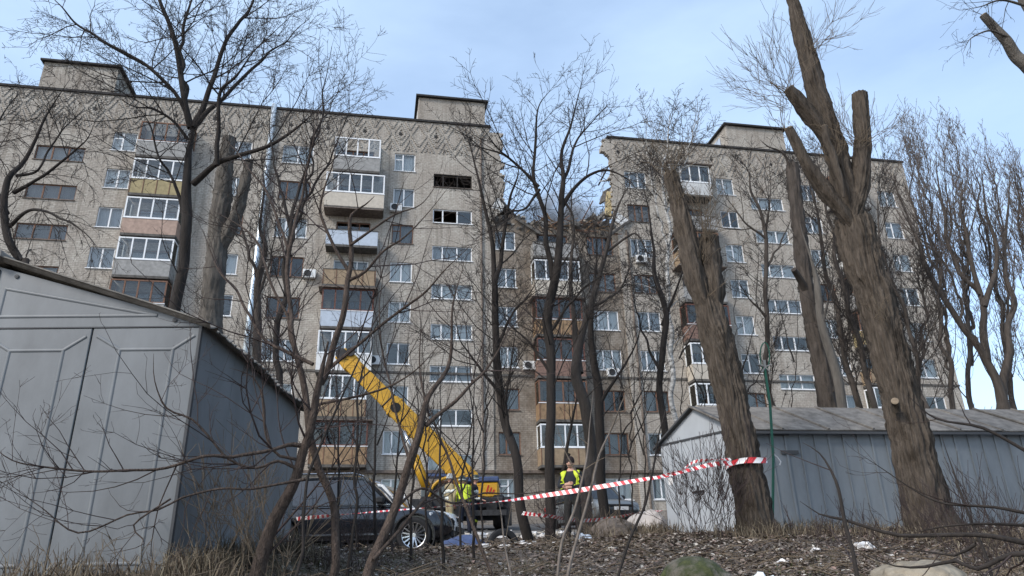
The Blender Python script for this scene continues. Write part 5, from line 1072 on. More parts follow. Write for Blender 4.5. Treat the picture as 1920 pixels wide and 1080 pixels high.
        hl = MB(); hl.hexa([(f - .52, s * hw * .90, nose - .13), (f - .10, s * hw * .55, nose - .15), (f - .06, s * hw * .55, nose - .15), (f - .48, s * hw * .96, nose - .13), (f - .52, s * hw * .90, nose + .005), (f - .12, s * hw * .55, nose - .02), (f - .08, s * hw * .55, nose - .02), (f - .46, s * hw * .955, nose + .005)]); hl.build('headlight', M['lamp'], c, bevel=.015)
        tl = MB(); tl.box((-f + .03, min(s * hw * .60, s * hw * .93), belt - .22), (-f + .2, max(s * hw * .60, s * hw * .93), belt - .05)); tl.build('tail_light', M['red'], c, bevel=.02)
    gr = MB()
    for i in range(4): gr.box((f - .06, -hw * .48, nose - .28 + i * .045), (f + .012, hw * .48, nose - .26 + i * .045))
    gr.box((f - .08, -hw * .5, nose - .30), (f - .01, hw * .5, nose - .10)); gr.build('grille', M['plastic'], c)
    MB().box((f - .05, -hw * .7, .34), (f + .015, hw * .7, .46)).build('lower_intake', M['plastic'], c)
    MB().box((f + .016, -.26, .47), (f + .028, .26, .58)).build('number_plate', M['litter_white'], c)
    return c
def put(px, py, Y, dz=0.0): p = at(px, py, Y); return (p.x, p.y, tz(p.x, p.y) + dz)
p = at(771, 1010, 15.6); rz_ = R(3)
ax_ = 4.45 / 2 - .80; car('parked_car', 'black estate-type SUV with multi-spoke wheels parked beside the near garage', (p.x - ax_ * math.cos(rz_), p.y + .92 - ax_ * math.sin(rz_), tz(p.x, p.y) - .02), rz_, M['car_black'], 4.45, 1.84, 1.62, True, .365, oh=.80)
p = at(862, 990, 18.4); car('parked_car', 'white car mostly hidden behind the black SUV', (p.x - 2.2, p.y + .4, tz(p.x, p.y) - .10), R(-4), M['car_white'], 4.4, 1.8, 1.54, True, .34, 10)
p = at(1140, 992, 24); car('parked_car', 'dark silver car facing the camera behind the officer', (p.x - .35, p.y + 1.9, tz(p.x, p.y + 2) + .03), R(-68), M['car_silver'], 4.3, 1.74, 1.5, False, .32, 9)

def crane_truck():
    Y = 27.0; b = at(885, 905, Y); zg = tz(b.x, b.y) + .06; c = thing('crane_truck', 'yellow truck crane with telescopic boom raised to the left before the flats', 'crane', (b.x, b.y, zg), 0)
    K = lambda x, y, Y_=Y: at(x, y, Y_) - Vector((b.x, b.y, zg))
    up = Vector((0, -1, 0))
    piv = K(884, 906); tip = K(640, 664); d = (tip - piv).normalized(); n = Vector((0, 1, 0)); w = d.cross(n).normalized()
    if w.z < 0: w = -w
    def boxseg(name, t0, t1, h0, h1, dep, m, par=c, off=0.0):
        Ln = (tip - piv).length; a, q = piv + d * (Ln * t0) + w * off, piv + d * (Ln * t1) + w * off; mb = MB()
        P = []
        for pt, h in ((a, h0), (q, h1)): P.append([pt - w * h / 2 - n * dep / 2, pt - w * h / 2 + n * dep / 2, pt + w * h / 2 + n * dep / 2, pt + w * h / 2 - n * dep / 2])
        A, Q = P; mb.face([A[0], A[3], A[2], A[1]]); mb.face(Q)
        for i in range(4): mb.face([A[i], A[(i + 1) % 4], Q[(i + 1) % 4], Q[i]])
        return mb.build(name, m, par, bevel=.03)
    base = boxseg('boom_base_section', .0, .60, .80, .72, .62, M['yellow']); mid = boxseg('boom_middle_section', .58, .93, .62, .60, .50, M['yellow']); boxseg('boom_head', .91, 1.0, .72, .54, .54, M['yellow'])
    Ln = (tip - piv).length
    for t_ in (.12, .26, .40, .56): boxseg('stiffener_band', t_, t_ + .012, .83, .83, .65, M['yellow'])
    for t_ in (.61, .80): boxseg('slide_collar', t_, t_ + .01, .67, .67, .55, M['dark_steel'])
    def disc(name, p, r, th, m): 
        Mx = Matrix.Translation(p) @ Matrix.Rotation(R(90), 4, 'X'); MB().lathe([(.001, th), (r, th), (r, -th), (.001, -th)], 24, Mx).build(name, m, c, smooth=False)
    disc('boom_opening', piv + d * Ln * .555 - n * .30, .19, .05, M['black']); disc('sheave', piv + d * Ln * .985 - n * .33, .22, .04, M['dark_steel']); disc('sheave', piv + d * Ln * .955 + w * .3 - n * .33, .17, .04, M['dark_steel'])
    # hoist cables along the boom
    for o_ in (-.12, .12): MB().tube([piv + d * .4 + w * .62 + n * o_, tip + w * .42 + n * o_], .014, 5).build('hoist_cable', M['black'], c)
    # lift cylinder
    a, q = K(800, 916, Y - .3), K(758, 808, Y - .3); m_ = a.lerp(q, .55); MB().tube([a, m_], .17, 14).build('lift_cylinder', M['yellow'], c, smooth=True); MB().tube([m_, q], .075, 12).build('cylinder_rod', M['steel'], c, smooth=True)
    a, q = K(862, 905, Y - .2), K(800, 918, Y - .2); 
    # slewing platform, cab hoop, engine cover
    P0 = K(790, 956); P1 = K(938, 956)
    z0 = P0.z - .1
    MB().box((P0.x + .15, -1.2, z0), (P1.x - .1, 1.6, z0 + .32)).build('slewing_platform', M['yellow'], c, bevel=.04)
    e = MB(); ex0, ex1 = K(886, 930).x, K(936, 930).x; ez0, ez1 = K(900, 938).z, K(900, 910).z; e.box((ex0, -1.0, ez0), (ex1, 1.3, ez1)); ec = e.build('engine_cover', M['yellow'], c, bevel=.05)
    MB().box((ex0 - .2, -1.05, ez1 + .004), (ex1 + .02, 1.35, K(900, 900).z)).build('blue_canopy', M['blue'], c, bevel=.04)
    for i in range(3):                         # angular red emblem on the engine cover
        s = MB(); x = lerp(ex0, ex1, .70); z = (ez0 + ez1) / 2; s.bar((x - .14 + .1 * i, -1.012, z - .14), (x - .05 + .1 * i, -1.012, z + .16 - .08 * i), .05, .01, up=Vector((0, -1, 0))); s.build('emblem', M['red'], ec)
    hp = MB()
    for o_ in (0, .25):
        pts = [K(x, y, Y - .9 + o_) for x, y in ((802, 950), (805, 930), (812, 912), (826, 900), (845, 895), (872, 897))]; C_, K_ = resample([tuple(p) for p in pts], [.055] * 6, .08); V, F = tube_arrays(C_, K_, 8); n0 = len(hp.v); hp.v += [tuple(v) for v in V]; hp.f += [tuple(int(i) + n0 for i in f) for f in F]; hp.m += [0] * len(F)
        hp2 = hp; hp2.build('cab_hoop', M['yellow'], c, smooth=True); hp = MB()
    MB().bar(K(853, 896, Y - .6), K(855, 940, Y - .6), .12, .10).build('cab_post', M['yellow'], c)
    MB().box((K(812, 0).x, -.35, z0 + .33), (K(850, 0).x, .6, K(820, 908).z)).build('cab_glass', M['car_glass'], c, bevel=.05)
    # carrier: frame, axles, wheels, rear lamps
    x0, x1 = P0.x + .1, P1.x + .15
    MB().box((x0, -1.6, .62), (x1, 5.5, .98)).build('carrier_frame', M['dark_steel'], c, bevel=.03)
    for y in (-.9, .45, 4.2):
        for s in (x0 + .18, x1 - .18):
            Mx = Matrix.Translation((s, y, .56)) @ Matrix.Rotation(R(90), 4, 'Y'); MB().lathe([(.3, -.2), (.5, -.2), (.56, -.14), (.56, .14), (.5, .2), (.3, .2), (.22, .1), (.001, .1)], 28, Mx).build('wheel', M['black'], c, smooth=True)
    for s in (x0 + .3, (x0 + x1) / 2, x1 - .4): MB().box((s - .18, -1.75, .42), (s + .18, -1.62, .9)).build('mudguard', M['black'], c)
    MB().box((x0 - .1, -1.9, .36), (x1 + .1, -1.76, .54)).build('rear_bumper', M['dark_steel'], c)
    for x in (x0 - .15, x1 + .15): MB().box((x - .12, -1.4, .06), (x + .12, -1.1, 1.0)).build('outrigger', M['dark_steel'], c)
    MB().box((x0 + .4, -1.2, .985), (x1 - .3, 4.9, z0 - .004)).build('turntable', M['dark_steel'], c)
crane_truck()

# ------------------------------------------------------------------ people
def person(name, label, loc, rz, J, top, legs, group=None, lean=0, hand='skin', boots='black', cap=None, vest=None, strips=False):
    """J overrides joints (x right, y forward, z up, metres); one continuous skinned body with head and fingers"""
    o = thing(name, label, 'person', loc, rz, group)
    j = {'pelvis': (0, 0, .95), 'waist': (0, .0, 1.10), 'chest': (0, .01, 1.30), 'upper': (0, 0, 1.43), 'neck': (0, .01, 1.52), 'skull': (0, .025, 1.60)}
    for s, k in ((1, 'r'), (-1, 'l')):
        j.update({'sh' + k: (.185 * s, -.01, 1.42), 'el' + k: (.25 * s, -.03, 1.14), 'wr' + k: (.25 * s, .08, .90), 'pa' + k: (.245 * s, .11, .83), 'hi' + k: (.10 * s, 0, .90), 'kn' + k: (.12 * s, .02, .50), 'an' + k: (.13 * s, -.02, .10), 'he' + k: (.13 * s, .03, .05), 'to' + k: (.15 * s, .17, .04)})
    j.update(J)
    if lean:
        for k in list(j):
            if k[:2] not in ('kn', 'an', 'he', 'to', 'hi') and k != 'pelvis':
                v = Vector(j[k]) - Vector((0, 0, .95)); v.rotate(Matrix.Rotation(-lean, 3, 'X')); j[k] = tuple(v + Vector((0, 0, .95)))
    rad = {'pelvis': (.165, .125), 'waist': (.155, .12), 'chest': (.18, .135), 'upper': (.15, .10), 'neck': (.062, .062), 'skull': (.07, .075), 'sh': (.085, .085), 'el': (.062, .062), 'wr': (.042, .042), 'pa': (.045, .026), 'hi': (.105, .11), 'kn': (.078, .08), 'an': (.062, .062), 'he': (.055, .06), 'to': (.05, .035)}
    ed = [('pelvis', 'waist'), ('waist', 'chest'), ('chest', 'upper'), ('upper', 'neck'), ('neck', 'skull')]
    for k in 'rl': ed += [('upper', 'sh' + k), ('sh' + k, 'el' + k), ('el' + k, 'wr' + k), ('wr' + k, 'pa' + k), ('pelvis', 'hi' + k), ('hi' + k, 'kn' + k), ('kn' + k, 'an' + k), ('an' + k, 'he' + k), ('he' + k, 'to' + k)]
    for k in 'rl':                             # five fingers from the palm
        w, p = Vector(j['wr' + k]), Vector(j['pa' + k]); d = (p - w).normalized(); side = d.cross(Vector((0, 1, .3))).normalized()
        for f in range(5):
            off = side * ((f - 1.5) * .019) if f < 4 else side * -.045
            ln = (.036, .042, .04, .03, .03)[f]; a = p + off * 1.0 + d * (.03 if f < 4 else -.01); b_ = a + d * ln + Vector((0, .012, -.006)); c_ = b_ + d * ln * .7 + Vector((0, .018, -.012)); n = 'f%s%d' % (k, f)
            j[n + 'a'], j[n + 'b'], j[n + 'c'] = tuple(a), tuple(b_), tuple(c_); rad[n + 'a'] = rad[n + 'b'] = (.0095, .0095); rad[n + 'c'] = (.008, .008); ed += [('pa' + k, n + 'a'), (n + 'a', n + 'b'), (n + 'b', n + 'c')]
    names = list(j); idx = {n: i for i, n in enumerate(names)}
    me = bpy.data.meshes.new('sk'); me.from_pydata([j[n] for n in names], [(idx[a], idx[b]) for a, b in ed], []); ob = bpy.data.objects.new('sk', me); COL.objects.link(ob)
    ob.modifiers.new('skin', 'SKIN'); 
    for i, n in enumerate(names):
        v = me.skin_vertices[0].data[i]; r_ = rad.get(n) or rad.get(n[:2]); v.radius = r_; v.use_root = (n == 'pelvis')
    ss = ob.modifiers.new('ss', 'SUBSURF'); ss.levels = 1; ss.render_levels = 1
    dg = bpy.context.evaluated_depsgraph_get(); body = bpy.data.meshes.new_from_object(ob.evaluated_get(dg)); bpy.data.objects.remove(ob)
    for m_ in ('skin', top, legs, boots, hand): body.materials.append(M[m_])
    seg = [(Vector(j[a]), Vector(j[b]), a, b) for a, b in ed]
    def region(p):
        best = None
        for a, b, na, nb in seg:
            t_ = max(0, min(1, (p - a).dot(b - a) / max(1e-6, (b - a).length_squared))); dd = (p - a.lerp(b, t_)).length - .5 * lerp((rad.get(na) or rad.get(na[:2]))[0], (rad.get(nb) or rad.get(nb[:2]))[0], t_)
            if best is None or dd < best[0]: best = (dd, nb, t_)
        n = best[1]
        if n in ('skull',): return 0
        if n == 'neck': return 1 if best[2] < .6 else 0
        if n[:2] in ('pa',) or n[0] == 'f': return 4
        if n[:2] in ('hi', 'kn', 'an'): return 2
        if n[:2] in ('he', 'to'): return 3
        return 1
    reg = [region(p.center) for p in body.polygons]; body.polygons.foreach_set('material_index', reg)
    # head with brow, nose, mouth, ears joined into the body mesh
    bm = bmesh.new(); bm.from_mesh(body); hc = Vector(j['skull']) + Vector((0, .005, .065)); n0 = len(bm.verts)
    hr = Matrix.Rotation(J.get('_turn', 0), 3, 'Z') if False else Matrix.Rotation(0, 3, 'Z')
    res = bmesh.ops.create_uvsphere(bm, u_segments=20, v_segments=14, radius=1)
    for v in res['verts']:
        x, y, z = v.co; X = .077 * x * (1 - .18 * max(0, -z)); Yv = .098 * y; Z = .122 * z
        if y > .5 and abs(x) < .25 and -.35 < z < .15: Yv += .022 * (1 - abs(x) / .25)
        if y > .5 and z < -.6: Yv += .012
        if y > .6 and .12 < z < .3 and .15 < abs(x) < .6: Yv -= .010
        if abs(x) > .93 and -.3 < z < .25: X *= 1.14
        v.co = hc + Vector((X, Yv, Z))
    bm.faces.ensure_lookup_table(); hv = set(res['verts'])
    for f in bm.faces:
        if f.verts[0] in hv: f.material_index = 0
        f.smooth = True
    bm.to_mesh(body); bm.free(); body.name = 'body'; bo = link('body', body, o)
    for s in (-1, 1): MB().lathe([(.001, .004), (.012, .003), (.014, 0)], 8, Matrix.Translation(hc + Vector((.03 * s, .092, .012))) @ Matrix.Rotation(R(-90), 4, 'X')).build('eye', M['hair'], bo)
    MB().box(tuple(hc + Vector((-.022, .088, -.066))), tuple(hc + Vector((.022, .1, -.060)))).build('mouth', M['p_brick'], bo)
    if cap:
        kind, m_ = cap; prof = [(.098, -.02), (.104, .02), (.100, .06), (.085, .10), (.05, .128), (.001, .138)] if kind == 'cap' else [(.150, -.015), (.13, .0), (.122, .03), (.122, .07), (.10, .125), (.06, .155), (.001, .165)]
        Mx = Matrix.Translation(hc + Vector((0, -.008, .02))) @ Matrix.Diagonal((.9, 1.06, 1, 1)); h = MB().lathe(prof, 24, Mx).build('cap' if kind == 'cap' else 'helmet', M[m_], o, smooth=True)
        if kind != 'cap': MB().lathe([(.128, .012), (.131, .02), (.131, .03), (.124, .036)], 24, Mx).build('helmet_stripe', M['reflect'], h)
    if vest or strips:
        def shell(name, test, m_, off):
            b = bmesh.new(); b.from_mesh(body); b.faces.ensure_lookup_table(); b.normal_update()
            kill = [f for i, f in enumerate(b.faces) if not (i < len(reg) and test(f.calc_center_median(), reg[i], f))]; bmesh.ops.delete(b, geom=kill, context='FACES')
            if not b.faces: b.free(); return
            b.normal_update()
            for v in b.verts: v.co += v.normal * off
            m2 = bpy.data.meshes.new(name); b.to_mesh(m2); b.free(); m2.materials.clear(); m2.materials.append(M[m_]); m2.polygons.foreach_set('material_index', [0] * len(m2.polygons))
            w = link(name, m2, o); sol = w.modifiers.new('thickness', 'SOLIDIFY'); sol.thickness = .012; sol.offset = 1; return w
        tor = lambda p: abs(p.x) < .19
        if vest: shell('vest', vest, 'hivis', .008)
        if strips:
            for z0, z1 in ((.30, .37), (.99, 1.05), (1.22, 1.28)): shell('reflective_strip', lambda p, r_, f: z0 < p.z < z1 and r_ in (1, 2), 'hivis' if z0 < .9 else 'reflect', .006)
    return o
pp = at(1077, 1008, 15.9)
person('person', 'officer in black uniform, knit cap and yellow vest standing with folded arms behind the tape', (pp.x, pp.y, tz(pp.x, pp.y) - .02), R(158), {'elr': (.27, .06, 1.17), 'wrr': (.06, .24, 1.19), 'par': (-.03, .25, 1.21), 'ell': (-.27, .06, 1.16), 'wrl': (-.06, .22, 1.13), 'pal': (.03, .24, 1.15)}, 'cloth_black', 'cloth_olive', cap=('cap', 'hair'), vest=lambda p, r_, f: r_ == 1 and 1.02 < p.z < 1.5 and abs(p.x) < .20 and p.y < .15 and not (abs(p.x) < .07 and p.y > 0))
pp = at(872, 1000, 22.0)
person('person', 'firefighter in tan jacket and yellow vest bending over behind the white car', (pp.x, pp.y, tz(pp.x, pp.y)), R(20), {'elr': (.27, .12, 1.2), 'wrr': (.2, .34, 1.1), 'par': (.18, .42, 1.08), 'ell': (-.27, .12, 1.2), 'wrl': (-.2, .34, 1.1), 'pal': (-.18, .42, 1.08)}, 'cloth_tan', 'cloth_navy', lean=R(28), cap=('helmet', 'helmet_dark'), vest=lambda p, r_, f: r_ == 1 and p.z > .95 and abs(p.x) < .22, strips=False)
pp = at(842, 1000, 24.5)
person('person', 'firefighter with grey helmet and tan jacket seen in front of the crane cab hoop', (pp.x, pp.y, tz(pp.x, pp.y) + .05), R(-60), {'wrr': (.16, .26, 1.12), 'par': (.12, .34, 1.13), 'elr': (.27, .02, 1.15)}, 'cloth_tan', 'cloth_tan', cap=('helmet', 'helmet_grey'), strips=True)
pp = at(890, 1000, 25.3)
person('person', 'firefighter in dark suit with reflective stripes standing by the crane engine cover', (pp.x, pp.y, tz(pp.x, pp.y) + .05), R(-100), {'wrr': (.2, .24, 1.0), 'par': (.18, .31, .98), 'elr': (.27, .0, 1.13)}, 'cloth_navy', 'cloth_navy', cap=('helmet', 'helmet_dark'), strips=True)

# ------------------------------------------------------------------ barrier tape
def tape(label, pts, w=.10, stripe=.16, twist=0.0, name='barrier_tape'):
    P = [tuple(at(x, y, Y)) for x, y, Y in pts]; C, _ = resample(P, [1] * len(P), .05); mb = MB(); Ls = np.concatenate([[0], np.cumsum(np.linalg.norm(np.diff(C, axis=0), axis=1))]); n = int(Ls[-1] / (stripe / 2)); s = np.linspace(0, Ls[-1], n * 3 + 1)
    X = np.stack([np.interp(s, Ls, C[:, k]) for k in range(3)], -1); T = np.gradient(X, axis=0); T /= np.linalg.norm(T, axis=1)[:, None]
    def edge(i, side):
        i = min(max(i, 0), len(X) - 1); a = twist * s[i] + .5 * math.sin(s[i] * 1.7); up_ = np.array([0, 0, 1.0]); h = np.cross(T[i], up_); h /= np.linalg.norm(h) + 1e-9; v = np.cross(h, T[i]); d = v * math.cos(a) + h * math.sin(a); return tuple(X[i] + d * side * w / 2)
    for i in range(len(X) - 1):
        mb.face([edge(i, -1), edge(i + 1, -1), edge(i + 3, 1), edge(i + 2, 1)], 0 if (i // 3) % 2 else 1)
    o = mb.build(name, [M['tape_red'], M['tape_white']]); so = o.modifiers.new('thickness', 'SOLIDIFY'); so.thickness = .002
    tag(o, label, 'tape'); return o
tape('red and white tape sagging from the wrapped pollard across the officer to the SUV', [(1374, 868, 11.58), (1330, 872, 11.6), (1250, 892, 11.8), (1200, 900, 12.0), (1100, 917, 12.3), (1000, 932, 12.7), (930, 941, 13.0), (855, 948, 13.3), (790, 953, 13.5), (700, 960, 13.8), (620, 967, 14.2), (556, 973, 14.6)], .078, .12, .25)
tape('short twisted second strand of tape above the main strand at the wrapped pollard', [(1372, 861, 11.58), (1335, 862, 11.6), (1302, 866, 11.7), (1275, 882, 11.75), (1240, 893, 11.8)], .045, .08, 5)
tape('far sagging tape strung between the trunks behind the officer', [(978, 962, 16.6), (1030, 968, 16.2), (1090, 976, 17.5), (1150, 971, 18), (1205, 960, 17.0), (1240, 958, 16.2)], .08, .14, .3)
# loop of tape round the pollard
c0 = at(1399, 868, 12.0); rr_ = .335; mb = MB(); n = 44
for i in range(n):
    a0, a1 = 2 * math.pi * i / n, 2 * math.pi * (i + 1) / n; f = lambda a, z, sh=0: (c0.x + rr_ * math.cos(a + sh), c0.y + rr_ * math.sin(a + sh), c0.z + z + .03 * math.sin(a * 2) + .05 * math.cos(a))
    mb.face([f(a0, -.045), f(a1, -.045), f(a1, .045, .25), f(a0, .045, .25)], (i // 3) % 2)
o = mb.build('barrier_tape', [M['tape_red'], M['tape_white']]); so = o.modifiers.new('thickness', 'SOLIDIFY'); so.thickness = .002; tag(o, 'loop of red and white tape tied round the pollarded trunk', 'tape')

# ------------------------------------------------------------------ small things on the ground
def rock(name, label, px, py, Y, sx, sy, sz, m, seed, cat='boulder', rough=.3):
    bm = bmesh.new(); bmesh.ops.create_icosphere(bm, subdivisions=5, radius=1); r_ = np.random.RandomState(seed); ph = r_.rand(8, 3) * 6; dr = r_.randn(8, 3) * 1.6
    for v in bm.verts:
        n = sum(math.sin(float(np.dot(dr[k], v.co)) + ph[k][0]) / (1 + k * .35) for k in range(8)) * rough * .35 + .10 * (float(vnoise(v.co.x * 5 + v.co.z * 3, v.co.y * 5 + v.co.z * 4, seed)) - .5) + .05 * (float(vnoise(v.co.x * 14 + v.co.z * 9, v.co.y * 14 - v.co.z * 8, seed)) - .5); p = v.co * (1 + n); f = 1.35 if p.z < -.3 else 1; v.co = Vector((p.x * sx, p.y * sy, max(-.5, p.z) * sz)); 
    me = bpy.data.meshes.new(name); bm.to_mesh(me); bm.free(); shade(me); me.materials.append(M[m]); p = at(px, py, Y); o = link(name, me); o.location = (p.x, p.y, tz(p.x, p.y) + sz * .12); o.rotation_euler = (0, 0, seed); tag(o, label, cat); return o
rock('boulder', 'mossy green boulder at the bottom centre right', 1306, 1080, 6.4, .34, .3, .19, 'moss', 3)
rock('boulder', 'broad pale lichen covered boulder at the lower right', 1712, 1075, 6.2, .44, .34, .22, 'stone', 5)
rock('earth_mound', 'low mound of dry brush and earth right of the officer', 1145, 1005, 14.2, .62, .5, .36, 'soil', 8, 'mound')
rock('covered_pile', 'dusty pale tarp heap beside the pale gable end', 1216, 1000, 15.6, .40, .36, .42, 'tarp', 9, 'tarp', .35)
rock('cloth_heap', 'dark blue green heap of cloth in front of the white car', 872, 1024, 14.2, .42, .3, .2, 'blue', 12, 'cloth', .3)
def crumple(name, label, px, py, Y, s, m, seed, cat='litter', flat=.55):
    bm = bmesh.new(); bmesh.ops.create_icosphere(bm, subdivisions=3, radius=1); r_ = np.random.RandomState(seed)
    for v in bm.verts: q = 1 + r_.randn() * .10 + .25 * math.sin(v.co.x * 5 + seed) * math.cos(v.co.y * 4); v.co = Vector((v.co.x * q * s[0], v.co.y * q * s[1], max(v.co.z, -.4) * q * s[2]))
    me = bpy.data.meshes.new(name); bm.to_mesh(me); bm.free(); me.materials.append(M[m]); p = at(px, py, Y); o = link(name, me); o.location = (p.x, p.y, tz(p.x, p.y) + s[2] * .35); o.rotation_euler = (0, .2, seed); return tag(o, label, cat)
crumple('plastic_bag', 'crumpled white plastic bag lying right of the mossy boulder', 1424, 1078, 6.3, (.17, .10, .075), 'bag_white', 2, 'bag'); crumple('plastic_bag', 'small bright green bag stuck to the white plastic bag', 1388, 1072, 6.3, (.055, .05, .05), 'bag_green', 5, 'bag')
crumple('paper_scrap', 'pile of white scrap at the foot of the far garage wall', 1620, 1010, 9.6, (.16, .10, .07), 'litter_white', 7); crumple('paper_scrap', 'small white scrap right of the wrapped pollard', 1524, 1007, 9.6, (.07, .05, .04), 'litter_white', 8); crumple('paper_scrap', 'lone pale scrap below the wrapped pollard', 1462, 1030, 8.4, (.08, .06, .035), 'litter_white', 9); crumple('paper_scrap', 'yellow scrap near the right edge of the ground', 1836, 1012, 7.4, (.055, .04, .03), 'p_yellow', 10); crumple('paper_scrap', 'flat white scrap near the bottom edge left of the saplings', 900, 1066, 6.6, (.11, .05, .02), 'litter_white', 11); crumple('plastic_bag', 'blue grey bag beside the feet of the officer', 1098, 1024, 13.6, (.16, .12, .10), 'p_blue', 12, 'bag'); crumple('paper_scrap', 'white scrap at the bottom edge right of the white bag', 1530, 1079, 6.0, (.06, .05, .03), 'litter_white', 13)
def tyre(label, px, py, Y, tilt, rz):
    r = .31; p = at(px, py, Y); Mx = Matrix.Rotation(R(tilt), 4, 'X'); o = MB().lathe([(.19, -.07), (.27, -.1), (.30, -.08), (.31, 0), (.30, .08), (.27, .1), (.19, .07)], 32, Mx).build('old_tyre', M['black'], smooth=True); o.location = (p.x, p.y, tz(p.x, p.y) + .02); o.rotation_euler = (0, 0, rz); tag(o, label, 'tyre')
tyre('half buried old tyre left of the leaning slender tree', 943, 1026, 14.6, 84, .2)
# green post with curled ironwork before the far garage
gp = at(1446, 1000, 12.9); g = thing('green_post', 'thin green steel post with curled ironwork top before the far garage', 'post', (gp.x, gp.y, tz(gp.x, gp.y)), 0)
def GK(x, y): return at(x, y, 12.9) - Vector((gp.x, gp.y, tz(gp.x, gp.y)))
MB().tube([(0, 0, -.1), GK(1450, 860), GK(1444, 760), GK(1434, 690)], .024, 10).build('pole', M['green_metal'], g)
for dx in (-9, 9):
    pts = [GK(1434 + dx * math.sin(a) * (1.0), 668 + 26 * math.cos(a)) for a in np.linspace(0, 2 * math.pi, 15)]; MB().tube(pts, .012, 6).build('curl', M['green_metal'], g)
for k in range(5):
    a = R(90 + 72 * k); b_ = GK(1434, 688); MB().bar(b_, b_ + Vector((math.cos(a) * .13, -.02, math.sin(a) * .13)), .05, .02).build('star_arm', M['p_grey'], g)
MB().tube([GK(1451, 852), GK(1458, 858), GK(1464, 866), GK(1462, 872)], .012, 6).build('hook', M['litter_white'], g)

# ------------------------------------------------------------------ ground cover: leaves, dry grass, sticks, rubble
def tone_mesh(name, V, F, cols, m):
    me = np_mesh(name, V, F, M[m], smooth=False); at_ = me.attributes.new('tone', 'FLOAT_COLOR', 'FACE'); c = np.ones((len(F), 4), np.float32); c[:, :3] = cols; at_.data.foreach_set('color', c.ravel()); return me
def scatter(n, y0, y1, wid=.80, pw=1.0):
    y = y0 * (y1 / y0) ** (NR.rand(n) ** pw); x = (NR.rand(n) * 2 - 1) * wid * y; return x, y
def leaf_litter(n):
    x, y = scatter(n, 4.6, 19); keep = ~((x < -2.9) & (y > 6.3) & (y < 10.2) & (x > -7)); x, y = x[keep], y[keep]; pat = vnoise(x * .8, y * .8, 7); k = NR.rand(len(x)) < .35 + .9 * pat; k &= ~((np.abs(x + 1.1) < 1.3) & (y > 5) & (y < 11) & (NR.rand(len(x)) < .6)); x, y = x[k], y[k]; n = len(x)
    z = tza(x, y) + .012 + NR.rand(n) * .02; s = (.013 + .022 * NR.rand(n)) * np.clip(y / 8, .8, 1.5); a = NR.rand(n) * 6.28; tl = NR.randn(n) * .35; t2 = NR.randn(n) * .35
    u = np.stack([np.cos(a), np.sin(a), np.sin(tl) * .8], -1); v = np.stack([-np.sin(a), np.cos(a), np.sin(t2) * .8], -1); c = np.stack([x, y, z + s * .35], -1); S = s[:, None]
    V = np.stack([c - u * S, c - v * S * .55 + np.array([0, 0, .3]) * S * .3, c + u * S, c + v * S * .55], 1).reshape(-1, 3); F = np.arange(n * 4).reshape(n, 4)
    pal = np.array([[.22, .178, .148], [.15, .118, .10], [.31, .262, .218], [.10, .082, .07], [.44, .40, .345], [.21, .145, .12]]); cols = pal[NR.choice(6, n, p=[.26, .24, .16, .18, .05, .11])] * (.7 + .6 * NR.rand(n, 1))
    o = link('leaf_litter', tone_mesh('leaf_litter', V, F, cols, 'leafc')); o['kind'] = 'stuff'; o['label'] = 'brown dead leaves covering the ground'
leaf_litter(120000)
def blades(name, label, x, y, h, w, lean, pal, m='grassc'):
    n = len(x); z = tza(x, y) - .02; a = NR.rand(n) * 6.28; d = np.stack([np.cos(a), np.sin(a), 0 * a], -1); sd = np.stack([np.ones(n), NR.randn(n) * .3, 0 * a], -1); b = np.stack([x, y, z], -1); H = h[:, None]; W = w[:, None]; Lr = (lean * NR.rand(n))[:, None]
    m1 = b + np.array([0, 0, .6]) * H + d * Lr * H * .35; tp = b + np.array([0, 0, 1.0]) * H * (1 - .35 * Lr) + d * Lr * H
    V = np.stack([b - sd * W, b + sd * W, m1 + sd * W * .7, m1 - sd * W * .7, tp + sd * W * .15, tp - sd * W * .15], 1).reshape(-1, 3); i = np.arange(n)[:, None] * 6; F = np.concatenate([i + np.array([0, 1, 2, 3]), i + np.array([3, 2, 4, 5])], 1).reshape(-1, 4)
    pal = np.array(pal); cols = np.repeat(pal[NR.randint(0, len(pal), n)] * (.7 + .6 * NR.rand(n, 1)), 2, 0); o = link(name, tone_mesh(name, V, F, cols, m)); o['kind'] = 'stuff'; o['label'] = label
x, y = scatter(42000, 4.4, 20); k = vnoise(x * .9 + 20, y * .9, 12) > .50; x, y = x[k], y[k]; k = ~((x < -2.85) & (y > 6.2) & (y < 10.2) & (x > -7)); x, y = x[k], y[k]
blades('dry_grass', 'thin dry grass and stalks standing over the leaf litter', x, y, .03 + .11 * NR.rand(len(x)) ** 2, .0022 + .0003 * y, 1.2, [[.13, .10, .072], [.17, .14, .10], [.09, .07, .055], [.075, .072, .04]])
xs, ys = [], []
for cx, cy, r_, n in ((-2.75, 7.2, .35, 900), (-2.6, 8.6, .3, 500), (-3.6, 6.0, .6, 500), (-2.6, 6.1, .3, 600), (3.7, 11.6, .5, 500), (5.7, 10.4, .6, 500), (2.1, 14.2, .8, 1500), (7.0, 9.5, 1.2, 900), (4.8, 12.4, 1.0, 900), (6.0, 7.2, 1.2, 800)): xs.append(cx + NR.randn(n) * r_ * .6); ys.append(cy + NR.randn(n) * r_ * .5)
x, y = np.concatenate(xs), np.concatenate(ys); k = ~((x < -2.86) & (y > 6.2)); x, y = x[k], y[k]
blades('dead_weeds', 'tall straw coloured weeds along the walls and trunks', x, y, .10 + .26 * NR.rand(len(x)) ** 1.5, .0035 + .0002 * y, 1.1, [[.15, .12, .085], [.11, .085, .062], [.20, .165, .115], [.08, .062, .047]])
